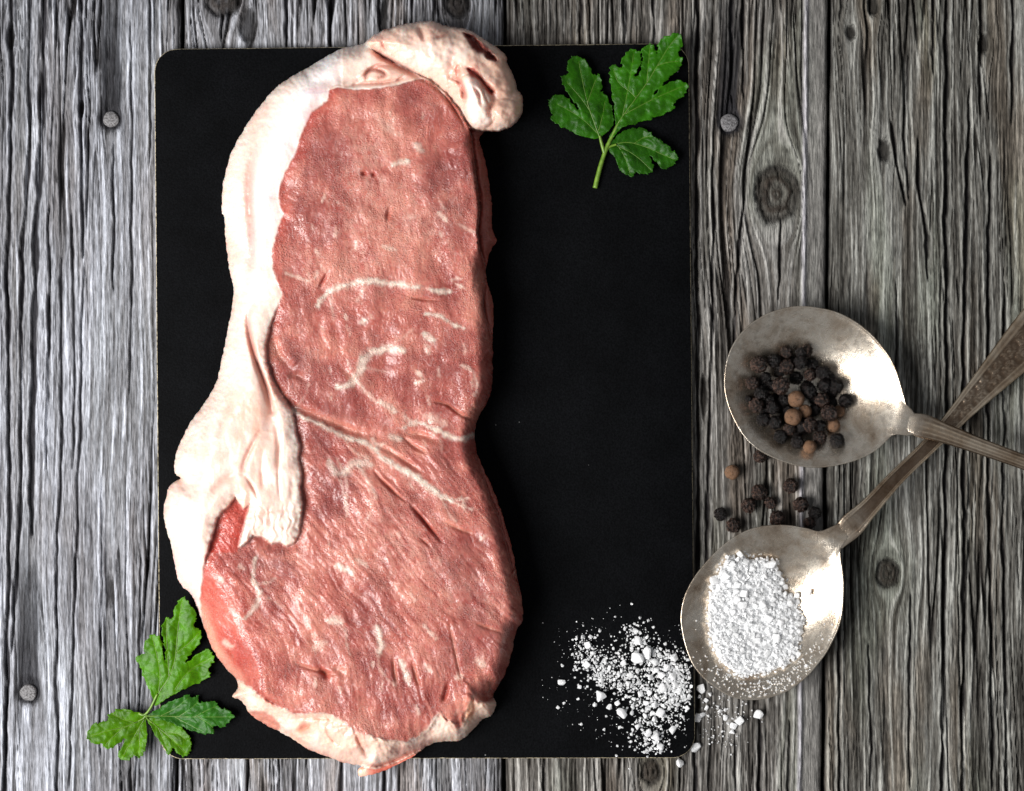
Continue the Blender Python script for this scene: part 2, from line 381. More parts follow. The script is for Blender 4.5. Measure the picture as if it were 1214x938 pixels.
for i in range(4):
    x0t, x1t = 0, 0
    ys = np.arange(-150, 1091, 2.9)
    nx = int(384/1.1)
    fr = np.linspace(0, 1, nx)
    Yg = np.repeat(ys[:, None], nx, 1)
    L = np.array([jx(i, y) for y in ys])+1.9; R = np.array([jx(i+1, y) for y in ys])-1.9
    L = L+1.2*pn(ys/90., ys*0+i, 41)+.5*pn(ys/17., ys*0+i, 42); R = R+1.2*pn(ys/90., ys*0+i+5, 43)+.5*pn(ys/17., ys*0+i, 44)
    Xg = L[:, None]+(R-L)[:, None]*fr[None]
    h, col = wood(i, Xg, Yg)
    e = np.minimum(Xg-L[:, None], R[:, None]-Xg)
    if i == 2:                                             # the planed pale strip beside the right-hand joint
        st = sst(27, 23, R[:, None]-Xg)
        h = mix(h, -3.0+.4*pn(Xg/4., Yg/14., 50), st*.85)
        col = mixc(col, np.array([.19, .182, .172])*(1+.25*pn(Xg/5., Yg/16., 51)[..., None]), st*.75)
        ed = np.exp(-((R[:, None]-Xg-27)/2.6)**2); col = mixc(col, (.52, .50, .53), ed*.9); h = h+1.5*ed
    h = h-7*np.exp(-e/2.2)
    col = mixc(col, (.03, .027, .025), np.exp(-e/1.6)*.8)
    h = np.minimum(h, 1.2)-1.2
    P = np.stack([(Xg-CX)*S, (CY-Yg)*S, h*S], -1).reshape(-1, 3)
    F = grid_faces(nx, len(ys)); E, own = boundary(F)
    cl = col.reshape(-1, 3)
    bv, inv = np.unique(E, return_inverse=True); inv = inv.reshape(E.shape)
    low = P[bv].copy(); low[:, 2] = -.014
    base = len(P)
    F2 = np.stack([E[:, 1], E[:, 0], base+inv[:, 0], base+inv[:, 1]], -1)
    me = make_mesh('plank', np.concatenate([P, low]), np.concatenate([F, F2]), M_WOOD, np.concatenate([cl, cl[bv]*.4]))
    pl = link('plank', me, table)
    for (nxx, ny, r) in NAILS:
        if jx(i, ny) < nxx < jx(i+1, ny):
            bm = bmesh.new()
            for k in range(5):
                pass
            rings = [(.0, 1.0), (.35, 1.0), (.7, .8), (.9, .3), (1.0, -.8), (1.02, -6)]
            prev = None; n = 28
            for (q, z) in rings:
                if q == 0: cur = [bm.verts.new(((nxx-CX)*S, (CY-ny)*S, (z-2.6)*S))]
                else:
                    cur = [bm.verts.new(((nxx+q*r*(1+.05*math.sin(3*a+ny))*math.cos(a)-CX)*S, (CY-ny+q*r*math.sin(a))*S,
                           (z-2.6+.5*math.sin(q*9+a*2))*S)) for a in [2*math.pi*j/n for j in range(n)]]
                if prev:
                    for j in range(n):
                        if len(prev) == 1: bm.faces.new((prev[0], cur[j], cur[(j+1) % n]))
                        else: bm.faces.new((prev[j], cur[j], cur[(j+1) % n], prev[(j+1) % n]))
                prev = cur
            nm = bpy.data.meshes.new('nail'); bm.to_mesh(nm); bm.free(); nm.materials.append(M_NAIL)
            for p in nm.polygons: p.use_smooth = True
            link('nail', nm, pl)
u = np.array([[-.27, -.22, -.0135], [.27, -.22, -.0135], [.27, .22, -.0135], [-.27, .22, -.0135]])
tag(link('gap_light_block', make_mesh('gap_light_block', u, [[0, 1, 2, 3]], M_UNDER, smooth=False), table), kind='structure')  # dark sheet added below the planks to block light through the gaps

# ------------------------------------------------------------------ black board
BT = 11.0                                                  # board thickness in pixels
def rounded(c, r, n=10):
    out = []; k = len(c)
    for i in range(k):
        p = np.array(c[i], float); a = np.array(c[i-1], float)-p; b = np.array(c[(i+1) % k], float)-p
        a /= np.linalg.norm(a); b /= np.linalg.norm(b)
        p0 = p+a*r; p1 = p+b*r
        for j in range(n+1):
            t = j/n; out.append((1-t)**2*p0+2*t*(1-t)*(.42*p+.29*(p0+p1))+t*t*p1 if False else
                                p+a*r+b*r-(a*math.sin(t*math.pi/2)+b*math.cos(t*math.pi/2))*r if False else
                                p+a*r*(1-math.sin(t*math.pi/2))+b*r*(1-math.cos(t*math.pi/2)))
    return np.array(out)
BC = [(183, 58.5), (816.5, 51.5), (824, 898.5), (190, 900)]
def board():
    root = tag(empty('serving_board', W(505, 470, 0)), 'flat black rectangular board with rounded corners under the raw steak', 'board')
    P = rounded(BC, 27, 10)
    dense = []
    for i in range(len(P)):
        a, b = P[i], P[(i+1) % len(P)]; n = max(1, int(np.linalg.norm(b-a)/6))
        for j in range(n): dense.append(a+(b-a)*j/n)
    D = np.array(dense); n = len(D); cen = D.mean(0)
    nr = D-np.roll(D, 1, 0); nr = np.stack([-nr[:, 1], nr[:, 0]], -1); nr /= np.linalg.norm(nr, axis=1)[:, None]+1e-9
    if ((cen-D)*nr).sum() < 0: nr = -nr
    jag = np.abs(rng.normal(0, .2, n))
    rings = []
    def ring(ins, z): rings.append(Wn(D[:, 0]+nr[:, 0]*ins, D[:, 1]+nr[:, 1]*ins, np.full(n, z)))
    # edge part: underside, side and the small worn chamfer
    ring(6, .2); ring(.8, .2); ring(0.2, 1.2); ring(0, 5); ring(-.1+jag*.2, 9.8); ring(.3+jag, BT-.2)
    V = np.concatenate(rings); F = []
    for r in range(len(rings)-1):
        for j in range(n): F.append((r*n+j, (r+1)*n+j, (r+1)*n+(j+1) % n, r*n+(j+1) % n))
    put('edge', make_mesh('edge', V, F, M_EDGE), root)
    top = [Wn(D[:, 0]+nr[:, 0]*(.3+jag), D[:, 1]+nr[:, 1]*(.3+jag), np.full(n, BT-.2)),
           Wn(D[:, 0]+nr[:, 0]*2.2, D[:, 1]+nr[:, 1]*2.2, np.full(n, BT)), ]
    for q in (.8, .5, .2): top.append(Wn(cen[0]+(D[:, 0]-cen[0])*q, cen[1]+(D[:, 1]-cen[1])*q, np.full(n, BT)))
    V = np.concatenate(top+[np.array([W(cen[0], cen[1], BT)])]); F = []
    for r in range(len(top)-1):
        for j in range(n): F.append((r*n+j, (r+1)*n+j, (r+1)*n+(j+1) % n, r*n+(j+1) % n))
    b = (len(top)-1)*n
    for j in range(n): F.append((b+j, len(V)-1, b+(j+1) % n, b+(j+1) % n))
    bm = bmesh.new(); vs = [bm.verts.new(v) for v in V]
    for f in F: bm.faces.new([vs[k] for k in dict.fromkeys(f)])
    bmesh.ops.recalc_face_normals(bm, faces=bm.faces)
    me = bpy.data.meshes.new('top_face'); bm.to_mesh(me); bm.free(); me.materials.append(M_BOARD)
    for p in me.polygons: p.use_smooth = True
    put('top_face', me, root)
board()

# ------------------------------------------------------------------ the steak
OUT = [(437,46),(448,39),(462,33),(478,29),(495,26),(512,25),(524,29),(536,32),(552,34),(566,41),(578,49),(590,57),(600,66),(601,74),(606,84),(611,95),(613,106),(619,114),(620,126),(617,140),(606,150),(592,156),(575,156),
(568,166),(573,182),(577,200),(580,220),(583,242),(583,268),(586,278),(589,285),(584,294),(578,308),(576,326),(579,340),(584,355),(585,380),(584,400),(584,440),(583,462),(576,480),(568,494),(564,505),(563,522),(568,545),(580,570),(592,600),(603,635),(610,665),(614,690),(618,705),(620,735),(612,748),(607,773),(602,790),(596,805),(589,815),(585,826),(588,836),(582,849),(572,853),(563,863),(547,877),(533,879),(514,881),(500,889),(488,898),(470,907),(452,915),(428,921),(424,913),(428,908),(410,905),(385,896),(365,888),(340,872),(320,862),(298,848),(287,832),(276,826),(282,815),(280,804),(270,795),(260,782),(250,765),(240,738),(228,707),(213,691),(207,668),(203,647),(197,627),(194,606),(199,581),(206,572),(214,567),(207,560),(208,540),(216,520),(226,500),(240,481),(250,466),(258,448),(262,430),(268,400),(273,375),(277,345),(272,320),(268,290),(266,258),(263,250),(265,215),(275,180),(290,152),(305,130),(330,101),(365,80),(400,60),(430,52)]
BORDER = [(405,101),(396,102),(390,106),(388,120),(369,133),(357,158),(350,182),(338,204),(330,226),(331,243),(336,254),(329,272),(322,298),(323,318),(330,338),(335,348),(328,366),(322,382),(315,410),(317,432),(323,450),(334,467),(346,487),(350,500),(351,513),(356,530),(354,545),(358,562),(356,580),(359,598),(357,618),(355,634),(349,644),(340,648),(331,643),(322,645),(312,637),(300,635),(291,645),(283,649),(286,636),(290,620),(296,598),(288,603),(279,590),(272,600),(265,606),(257,616),(254,630),(247,652),(241,675),(237,709),(240,744),(248,770),(262,788),(276,801)]
LUMP = [(434,50),(441,58),(452,66),(468,74),(486,83),(503,92),(517,101),(528,110),(540,124),(549,138),(556,150),(566,155),(592,158),(640,160),(640,10),(430,10)]
TOPFAT = [(400,104),(420,107),(440,106),(457,104),(472,101),(487,97),(500,94),(512,98),(520,106),(528,118),(527,100),(505,85),(480,60),(430,30),(340,60),(360,110),(388,108)]
BOTFAT = [(270,803),(282,806),(300,818),(317,830),(334,838),(348,847),(360,846),(378,844),(393,847),(403,852),(412,861),(427,869),(440,873),(465,878),(483,879),(496,872),(507,864),(511,855),(517,848),(522,843),(528,850),(536,857),(546,858),(551,848),(556,832),(561,826),(566,834),(574,832),(583,828),(594,822),(620,850),(600,940),(200,940),(250,800)]
SHELF1 = [(556,153),(559,172),(561,190),(564,215),(567,240),(567,258),(565,275),(567,292),(571,306),(576,318),(600,330),(640,200),(600,140)]
SHELF2 = [(575,330),(572,345),(571,358),(573,372),(578,388),(583,404),(586,418),(600,420),(600,330)]
SHELF3 = [(563,523),(566,545),(573,570),(580,592),(590,612),(597,640),(607,680),(640,640),(600,520)]

STREAKS = [  # (points, half width, pale strength, own part)
 ([(377,362),(382,353),(392,345),(408,339),(425,335),(442,333),(460,336),(478,337),(489,341),(497,340)],3.4,1,1),
 ([(340,325),(353,329),(366,333),(374,329),(376,322)],1.6,.7,0),
 ([(511,343),(522,346),(534,346)],2.8,.9,1),
 ([(505,372),(518,374),(528,379),(538,385),(550,389)],1.4,.9,1),
 ([(536,332),(548,330)],1.2,.7,0), ([(540,336),(551,342)],1.2,.7,0),
 ([(401,459),(412,457),(422,448),(428,437),(431,425),(440,419),(452,415),(466,413),(478,416)],5.2,1,1),
 ([(424,452),(432,462),(440,471),(448,478)],2.2,.7,0), ([(452,477),(460,482),(468,488)],3.6,.75,1),
 ([(503,396),(508,401),(514,404)],4.0,.9,1), ([(505,410),(508,420)],3.5,.5,0),
 ([(494,440),(500,446)],2.4,.9,0), ([(493,455),(502,451)],1.4,.8,0),
 ([(547,433),(556,437),(563,446),(566,457),(563,468)],1.8,.6,0),
 ([(345,486),(356,492),(366,497),(380,503),(398,513),(412,519),(428,523),(441,530),(452,541),(464,548),(480,558),(497,568),(512,579),(524,588),(535,594)],2.6,1,1),
 ([(535,593),(546,592),(556,590)],1.2,.8,0),([(535,595),(546,599),(559,604)],1.5,.8,0),
 ([(470,553),(486,561),(502,573),(516,584)],4.0,.85,0),
 ([(390,546),(396,557),(402,562),(411,557),(420,550),(430,549),(440,552)],5.0,.8,1),
 ([(424,552),(434,566),(446,590)],1.8,.6,0),([(403,570),(410,590),(411,612)],1.6,.5,0),
 ([(478,508),(486,503),(495,501),(504,503)],2.4,.85,1), ([(505,493),(516,498),(528,503)],6,.5,0),
 ([(508,506),(522,512),(536,518),(550,521),(561,516)],3.2,.95,1),
 ([(464,519),(474,520)],5,.7,1),([(442,520),(447,527),(455,527)],2.6,.7,0),
 ([(400,671),(408,674),(416,678)],4.2,.95,1), ([(424,664),(435,672)],2.6,.7,0),
 ([(392,737),(398,735),(403,738)],6.5,.85,1), ([(445,742),(450,752),(452,765),(450,773)],4.0,.9,1),
 ([(476,784),(481,798),(485,812)],3.6,.75,1), ([(503,741),(509,749),(516,757)],2.0,.8,0),
 ([(303,662),(301,676),(301,690),(307,702),(305,714),(299,724),(290,734)],2.6,.75,1), ([(276,727),(284,731)],1.6,.6,0),
 ([(566,783),(574,788)],6,.6,0), ([(541,803),(547,801)],3.2,.8,0), ([(504,789),(510,795)],3.5,.55,0), ([(284,671),(290,674)],2.5,.6,0),
 ([(262,686),(264,690)],3,.7,0),([(266,762),(273,766)],5,.6,0),([(374,768),(386,763)],6,.5,0),
 ([(446,136),(458,150),(474,161)],6,.35,0), ([(492,172),(499,178)],5,.6,1), ([(466,196),(476,192),(484,190)],3.0,.85,1),
 ([(486,258),(492,258)],3,.55,0),([(455,293),(468,296)],3,.6,0),([(520,253),(530,262)],2.2,.7,0),([(545,266),(556,272),(563,276)],1.8,.6,0),
 ([(428,382),(434,380)],4,.7,1),([(570,640),(574,636)],3,.7,0),([(560,450),(560,462)],1.5,.4,0)]
for (x, y, a0, L) in ((345,488,-.5,40),(410,520,1.2,40),(450,540,1.1,60),(480,556,1.0,70),(425,437,.3,40),(455,415,-.4,45),(440,333,1.9,30),(478,337,.2,45),(400,545,1.5,60),(430,550,1.2,70),(500,503,.9,45),(300,690,.2,30),(307,703,1.0,35),(403,738,.6,40),(450,773,1.3,45),(395,345,2.2,35),(520,588,.9,45),(540,518,-.2,25)):
    pts = [(x, y)]
    for j in range(5):
        a0 += random.uniform(-.45, .45); x += L/5*math.cos(a0); y += L/5*math.sin(a0); pts.append((x, y))
    STREAKS.append((pts, random.uniform(.7, 1.3), random.uniform(.22, .45), 0))
for k in range(46):      # small flecks of fat, laid along the grain
    x = random.uniform(360, 555); y = random.uniform(120, 850)
    a = random.uniform(1.0, 2.0); L = random.uniform(3, 12)
    STREAKS.append(([(x, y), (x+L*math.cos(a), y+L*math.sin(a))], random.uniform(.7, 1.5), random.uniform(.3, .65), 0))
CREASES = [ # (points, half width, depth, redness)
 ([(303,170),(298,195),(296,220),(296,245),(299,272),(299,300),(294,330)],6,6.5,.7),
 ([(300,362),(294,374),(295,392),(299,412),(305,432),(312,450),(318,468),(323,488)],3.4,10,.85),
 ([(310,446),(318,470),(321,495),(318,515)],8,4,.55),
 ([(276,470),(268,492),(258,522)],5,3.5,.4), ([(308,512),(298,530),(290,548),(288,562)],3.2,3,.6), ([(292,566),(300,578),(306,592)],2.0,2.5,.5),
 ([(312,535),(310,556),(312,580)],3.2,1.8,.35), ([(326,500),(330,530),(327,560)],3.0,2.6,.4), ([(345,560),(346,585),(338,610)],3.5,1.6,.15), ([(225,520),(236,545),(232,575)],5,2,.2), ([(246,500),(240,530)],4,2.2,.3), ([(215,600),(228,622),(226,645)],5,1.8,.15), ([(300,612),(318,606),(340,604)],3,1.8,.2), ([(334,510),(330,560),(332,592)],2,2.5,.2),
 ([(210,568),(222,563),(240,560)],2.4,4,.15), ([(250,585),(262,572),(282,560)],5,3,.5),
 ([(441,58),(452,67),(468,76),(486,86),(503,95)],3.0,12,.9), ([(503,95),(520,107),(532,120),(544,138),(552,152)],2.2,7,.6),
 ([(420,100),(440,82),(452,77),(470,80),(478,86)],2.2,5,.55), ([(434,96),(436,85),(446,82),(457,88),(450,92)],2.4,6,.85),
 ([(470,96),(478,91)],1.5,3,.7),([(405,104),(430,99),(455,98),(478,93)],2.2,4,.6),
 ([(496,31),(500,40),(503,50)],3,4,.5), ([(516,45),(526,42),(534,38)],2.4,4,.7), ([(459,62),(456,55),(452,49)],3,4,.5),
 ([(534,92),(546,98),(550,112),(548,118)],3,8,.9), ([(566,88),(576,100),(583,110),(586,122)],4,6,.8), ([(539,52),(536,72),(535,88)],5,3,.4),
 ([(588,118),(580,130),(585,142)],3,5,.6), ([(562,104),(568,112),(571,126)],2,4,.5),
 ([(344,480),(366,489),(392,500),(420,512),(446,517)],5,5,.45), ([(452,530),(475,543),(500,560)],3,3,.5), ([(478,514),(500,516),(520,524)],4,3.5,.4), ([(322,450),(334,470),(346,482)],4,4,.6), ([(404,436),(416,446),(420,460)],4,2,.2),
 ([(443,558),(456,573),(470,586),(482,595)],1.8,4,.9), ([(488,600),(498,612),(510,627),(523,642)],2.0,7,1.0), ([(498,638),(510,648)],1.5,3,.8),
 ([(530,621),(545,628),(562,633)],2.2,3,.4), ([(487,353),(500,355),(518,356)],1.6,3.5,.8), ([(512,476),(528,479),(538,486),(550,494),(567,499)],1.8,5,.7),
 ([(480,520),(492,530),(505,537)],2.4,4,.3), ([(432,203),(431,209)],3.2,5,1.0), ([(441,206),(445,208)],2.2,4,1.0), ([(388,324),(383,333),(379,341)],2.0,4,1.0),
 ([(462,246),(460,254),(459,262)],2.4,4,.9),([(531,812),(528,822),(525,832)],2.6,6,1.0),([(541,855),(546,863)],3,5,.9),
 ([(303,820),(318,830),(334,839)],2.6,7,1.0), ([(378,792),(385,798),(388,806)],3,6,1.0), ([(350,787),(375,795),(395,800)],2,3.5,.5),
 ([(466,780),(468,798),(470,812)],2.2,4,.4), ([(489,786),(493,802),(497,814)],2.2,4,.5), ([(533,740),(540,775),(548,810)],2,2.5,.4),
 ([(565,740),(580,745),(595,750)],2,2.5,.4), ([(325,402),(330,420),(345,435)],5,4,.2), ([(345,425),(352,432)],6,-4,.0), ([(340,448),(352,445),(362,452)],4,4,.1),
 ([(430,905),(447,908),(470,901),(488,892)],2.0,7,.9), ([(290,842),(330,862),(372,888),(420,905)],2,3,.3), ([(345,850),(372,851),(398,853)],2,3,.35), ([(386,862),(392,875),(404,885)],2,4,.5),
 ([(418,862),(425,878),(432,892),(437,903)],2.2,4,.6), ([(355,864),(366,860)],5,3,.7), ([(395,790),(410,800)],5,3,.2),([(525,848),(535,860)],2,3,.7),([(552,845),(548,856)],2,4,.5)]

def steak():
    BZ = BT
    x = np.arange(188, 627, 1.0); y = np.arange(18, 928, 1.0)
    X, Y = np.meshgrid(x, y)
    wob = 1.0*pn(X/9., Y/9., 60)+.6*pn(X/4., Y/4., 61)
    P = catmull(OUT, 3)
    D = sdf(P, X, Y)+wob*.8
    bx = np.array([p[0] for p in BORDER]); by = np.array([p[1] for p in BORDER])
    FB = [(405,40)]+BORDER+[(200,820),(150,820),(150,40)]
    wob2 = 1.2*pn(X/7., Y/7., 62)+.7*pn(X/3., Y/3., 63)
    dF = sdf(np.array(FB, float), X, Y)+wob2*.7         # >0 in the left fat
    dL = sdf(catmull(LUMP, 2), X, Y)+wob2*.8
    dT = sdf(np.array(TOPFAT, float), X, Y)+wob2*.6
    dB = sdf(np.array(BOTFAT, float), X, Y)+wob2*1.6
    s1 = sdf(np.array(SHELF1, float), X, Y)+wob2; s2 = sdf(np.array(SHELF2, float), X, Y)+wob2*.6; s3 = sdf(np.array(SHELF3, float), X, Y)+wob2*.6
    # ---- overall thickness and the roundness of the side
    H = 62-9*blob(X, Y, 480, 505, 120, 45)-4*blob(X, Y, 330, 640, 60)+3*blob(X, Y, 450, 250, 110, 120)+4*blob(X, Y, 480, 690, 110, 100)
    H = H+3.2*fbm(X/60., Y/60., 3, 64)
    r = np.full(X.shape, 22.0)
    up = sst(360, 250, Y)
    r = r+62*sst(430, 300, X)*up*sst(70, 150, Y)+25*sst(430, 330, X)*(1-up)*sst(650, 560, Y)
    r = r+42*sst(600, 690, Y)*sst(330, 270, X)*sst(830, 780, Y)+26*sst(790, 850, Y)
    dd = np.clip(D/r, 0, 1)
    h = 9+(H-9)*np.clip(1-(1-dd)**2.3, 0, 1)**.62
    # ---- left fat: side slope in the upper part, a flap lying on top further down
    flap = sst(330, 420, Y)*sst(700, 640, Y)
    inF = sst(-1.6, 1.6, dF)
    h = h+inF*flap*(8.5*np.sqrt(np.clip(dF/14., 0, 1))+3)*sst(0, 40, D)
    h = h-inF*(1-flap)*2.0*sst(300, 200, Y)
    h = h+inF*up*3.0*np.exp(-((dF-26)/16.)**2)
    h = h-3.0*np.exp(-(np.maximum(-dF, 0)/7.)**2)*(1-inF)*flap
    # ---- top roll of fat, strip beside it, lower edge
    inL = sst(-2, 2, dL)*sst(-1, 2, D)
    h = mix(h, 42+38*np.sqrt(np.clip(1-(1-np.clip(np.minimum(dL, D)/34., 0, 1))**2, 0, 1))+5*fbm(X/26., Y/26., 3, 65), inL)
    h = h*1.0
    lobe = sdf(catmull([(545,97),(552,89),(562,90),(570,98),(574,112),(582,130),(586,142),(575,152),(560,153),(553,143),(549,128),(552,114),(546,106)], 3), X, Y)
    h = h+9*np.sqrt(np.clip(lobe/11., 0, 1))*inL
    lobe2 = sdf(catmull([(588,120),(606,118),(618,128),(612,144),(596,150),(584,144)], 3), X, Y)
    h = h+5*np.sqrt(np.clip(lobe2/10., 0, 1))*inL
    h = h-5*sst(0, 3, dT)*(1-inL)*sst(0, 14, dT)
    fold = sdf(catmull([(424,88),(440,80),(462,82),(480,86),(470,95),(445,98),(428,97)], 3), X, Y)
    h = h+4*np.sqrt(np.clip(fold/6., 0, 1))*(1-inL)
    inB = sst(-1.5, 2, dB)
    h = h-inB*(7-5*np.exp(-np.maximum(dB, 0)/8.))*sst(0, 6, dB)+inB*4.5*fbm(X/15., Y/13., 3, 66)*sst(0, 10, D)
    for (bx_, by_, br, bh) in ((535,868,14,9),(520,870,10,7),(566,838,12,7),(580,838,9,8),(425,880,16,7),(400,868,9,6),(455,888,13,6),(553,862,8,5),(300,835,20,4),(588,798,8,5),(408,890,14,5)):
        h = h+bh*blob(X, Y, bx_, by_, br)*sst(0, 5, D)
    tail = sst(0, 2, sdf(np.array([(422,922),(424,909),(445,911),(470,904),(500,888),(500,905),(450,925)], float), X, Y)); h = mix(h, 24+0*h, tail*.9)
    # ---- the lower muscle that shows past the right edge
    for s_, hh in ((s1, 30), (s2, 28), (s3, 34)):
        k = sst(-.8, 1.6, s_)*(1-inL)
        h = mix(h, hh*np.sqrt(np.clip(D/9., .05, 1))*.55+hh*.45-9*np.exp(-(np.maximum(s_, 0)/3.2)**2), k)
    # ---- lean grain
    lean = np.clip(1-inF-inL-inB-sst(0, 2, dT), 0, 1)
    w1 = sst(470, 540, Y-(X-450)*.25); w2 = sst(690, 760, Y)*sst(420, 520, X)*0+sst(740, 800, Y)
    def grain(ax, al, seed):
        def o(th, sd):
            c, s = math.cos(th), math.sin(th)
            wx = X+5*pn(X/30., Y/30., 70); wy = Y+5*pn(X/30., Y/30., 71)
            return pn((wx*-s+wy*c)/ax, (wx*c+wy*s)/al, sd)
        a = o(math.radians(82), seed); b = o(math.radians(52), seed+1); c_ = o(math.radians(78), seed+2)
        return mix(mix(a, b, w1), c_, w2)
    g1 = grain(8, 34, 72); g2 = grain(3.6, 14, 75); g3 = grain(2.0, 5, 78); blot = fbm(X/34., Y/34., 4, 81)
    wh = rng.normal(0, 1, X.shape)
    gm = sst(-.25, .45, fbm(X/48., Y/48., 3, 130)+.35*blob(X, Y, 500, 800, 90, 60)+.3*blob(X, Y, 330, 330, 40, 60))
    gm2 = gm*sst(-.1, .35, fbm(X/30., Y/30., 2, 150))
    h = h+lean*((.12+.9*gm2)*g1*.8+(.10+.5*gm2)*g2*.7+.17*g3+2.4*blot+.7*fbm(X/18., Y/18., 2, 131)+.09*wh+1.6*pn(X/60., Y/40., 139)+1.7*grain(24, 90, 141)+.45*grain(5.5, 60, 144)*(.25+.75*w1))
    fatm = 1-lean
    h = h+fatm*(1.9*fbm(X/24., Y/34., 3, 84)+.12*pn(X/3.5, Y/5., 88)+.03*wh)+inL*2.4*fbm((X+Y*.6)/38., (Y-X*.6)/17., 2, 135)
    striped = sst(590, 612, Y)*inF*sst(285, 300, X)*flap
    h = h+striped*.8*np.sin((X+5*pn(X/12., Y/9., 90))*.8)*(.6+.8*pn(X/9., Y/7., 136))
    h = h+inF*flap*sst(9, 2, dF)*1.3*pn(Y/5.5, X/30., 91)
    # ---- colour
    col = np.zeros(X.shape+(3,)); col[:] = (.455, .130, .102)
    col = mixc(col, (.60, .245, .18), sst(-.1, .5, blot+.3*g2+.25*g3)*.8)
    col = mixc(col, (.32, .066, .050), sst(.0, .5, -blot+.2*g1+.2*g3)*.85)
    sk = grain(5.5, 60, 144)+.5*grain(2.6, 30, 147)
    col = mixc(col, (.52, .20, .15), sst(.1, .6, sk)*(.25+.4*w1)); col = mixc(col, (.26, .048, .038), sst(.1, .6, -sk)*(.25+.35*w1))
    pale = sum(a*blob(X, Y, *q) for a, q in ((.6, (430,175,32,28)), (.55, (445,250,70,60)), (.5, (362,425,16,30)), (.35, (520,270,40,40)), (.5, (560,705,45,45)), (.4, (470,650,60,60)), (.35, (440,860,40,18)), (.4, (400,330,60,30))))
    pale = np.clip(1.25*pale*(.7+1.2*pn(X/9., Y/9., 92)+.8*g2), 0, .85)
    col = mixc(col, (.56, .26, .205), pale)
    dark = sum(a*blob(X, Y, *q) for a, q in ((.9, (330,668,38,30)), (.8, (340,425,22,40)), (.8, (350,215,26,60)), (.7, (535,225,36,40)), (.6, (505,120,35,25)), (.75, (520,415,40,30)), (.5, (450,400,30,40)), (.8, (385,545,35,60)), (.6, (410,760,50,30)), (.7, (385,815,35,30)), (.7, (595,770,18,40)), (.5, (530,560,40,40))))
    dark = np.clip(dark*(.8+.9*pn(X/14., Y/14., 93)), 0, .9)
    col = mixc(col, (.25, .062, .056), dark*.85)
    fib = sst(.10, .02, np.abs(grain(9, 26, 94)))*sst(-.1, .3, pn(X/26., Y/26., 97))
    col = mixc(col, (.62, .36, .33), fib*.50*(.35+.65*gm))
    fib2 = sst(.12, .02, np.abs(grain(4, 9, 98)))
    col = mixc(col, (.55, .24, .19), fib2*.25)
    # red rim of the cut face, with light glowing through it painted in
    rim = sst(20, 0, -dF)*sst(500, 380, Y)*(.55+.45*sst(330, 280, Y))
    rim2 = sst(78, 14, D+8*pn(X/14., Y/14., 134))*sst(600, 650, Y)*sst(345, 270, X)*sst(850, 770, Y)*(.85+.5*g2)
    pool = sst(0, 3, sdf(np.array([(296,598),(288,603),(279,590),(265,606),(254,630),(246,655),(280,655),(285,640)], float), X, Y)+2)
    big = fbm(X/85., Y/85., 3, 152); col = mixc(col, col*np.array([.68, .56, .60]), sst(-.05, .35, big)*.85); col = mixc(col, (.60, .25, .185), sst(.05, .45, -big)*.5)
    col = mixc(col, (.46, .058, .040), np.clip(rim*.5+rim2*.75+pool*.75, 0, .9))
    col = mixc(col, (.74, .36, .27), sst(15, 3, D)*sst(690, 730, Y)*sst(330, 260, X)*.8)
    lab = np.zeros(X.shape, int)                           # 0 lean
    na, nb_, nc, nd, ne = pn(X/8., Y/8., 110), pn(X/3., Y/3., 133), .7*grain(3, 12, 160), pn(X/13., Y/13., 163), pn(X/9., Y/9., 99); nf = pn(X/5., Y/5., 111)
    for k, (pts, w, st, own) in enumerate(STREAKS):
        d, t = line_d(pts, X, Y, 14)
        ww = w*(.7+.5*np.sin(np.pi*np.clip(t, .02, .98)))*(1+.6*np.roll(ne, 17*k, 0))
        a = sst(ww+2.2, ww*.1-.8, d+1.7*na+1.1*nb_+nc)*np.clip(.95+.55*np.roll(nd, 29*k, 1), .35, 1)
        col = mixc(col, (.80, .60, .50), a*st*np.clip(.96-.25*nf, 0, 1))
        h = h+a*st*.35*lean
        if own: lab = np.where((a > .5) & (lean > .6), 10+k, lab)
    # fat
    fc = np.zeros(X.shape+(3,)); fc[:] = np.where((inL+inB > .5)[..., None], np.array([.76, .53, .42]), np.array([.80, .65, .565]))
    fn = fbm(X/26., Y/40., 4, 112)
    fc = mixc(fc, (.78, .46, .375), sst(-.05, .5, fn)*.6); fc = mixc(fc, (.82, .71, .64), sst(.0, .5, -fn)*.6)
    fine = fbm(X/11., Y/14., 3, 140); fc = mixc(fc, (.74, .35, .28), sst(.15, .6, fine)*.45*np.clip(inL+inB+.5*flap*inF, 0, 1))
    fc = mixc(fc, (.82, .79, .80), inF*np.exp(-((dF-18)/17.)**2)*up*.75)               # silvery membrane
    fc = mixc(fc, (.72, .42, .44), blob(X, Y, 366, 143, 8, 14)*.7*inF+blob(X, Y, 375, 108, 14, 5)*.6*inF)
    pinkskin = sst(648, 662, Y)*inF
    fc = mixc(fc, (.82, .52, .49), pinkskin*(.45+.5*np.clip(pn(X/5., Y/40., 113)+.2, 0, 1)))
    midpink = blob(X, Y, 300, 500, 24, 50)+.8*blob(X, Y, 290, 590, 26, 26)
    fc = mixc(fc, (.80, .47, .36), np.clip(midpink*(.7+.7*pn(X/10., Y/16., 114)), 0, .85)*inF)
    fc = mixc(fc, (.80, .62, .53), striped*.5)
    fatmask = np.clip(inF+sst(-.5, 1.5, dT)*(1-inL)+inL+inB, 0, 1)
    fc = mixc(fc, (.64, .37, .27), inL*blob(X, Y, 598, 95, 22, 34)*.85); fc = mixc(fc, (.86, .74, .66), inL*blob(X, Y, 500, 68, 34, 18)*.7); fc = mixc(fc, (.86, .72, .64), sst(0, 6, lobe)*.8)
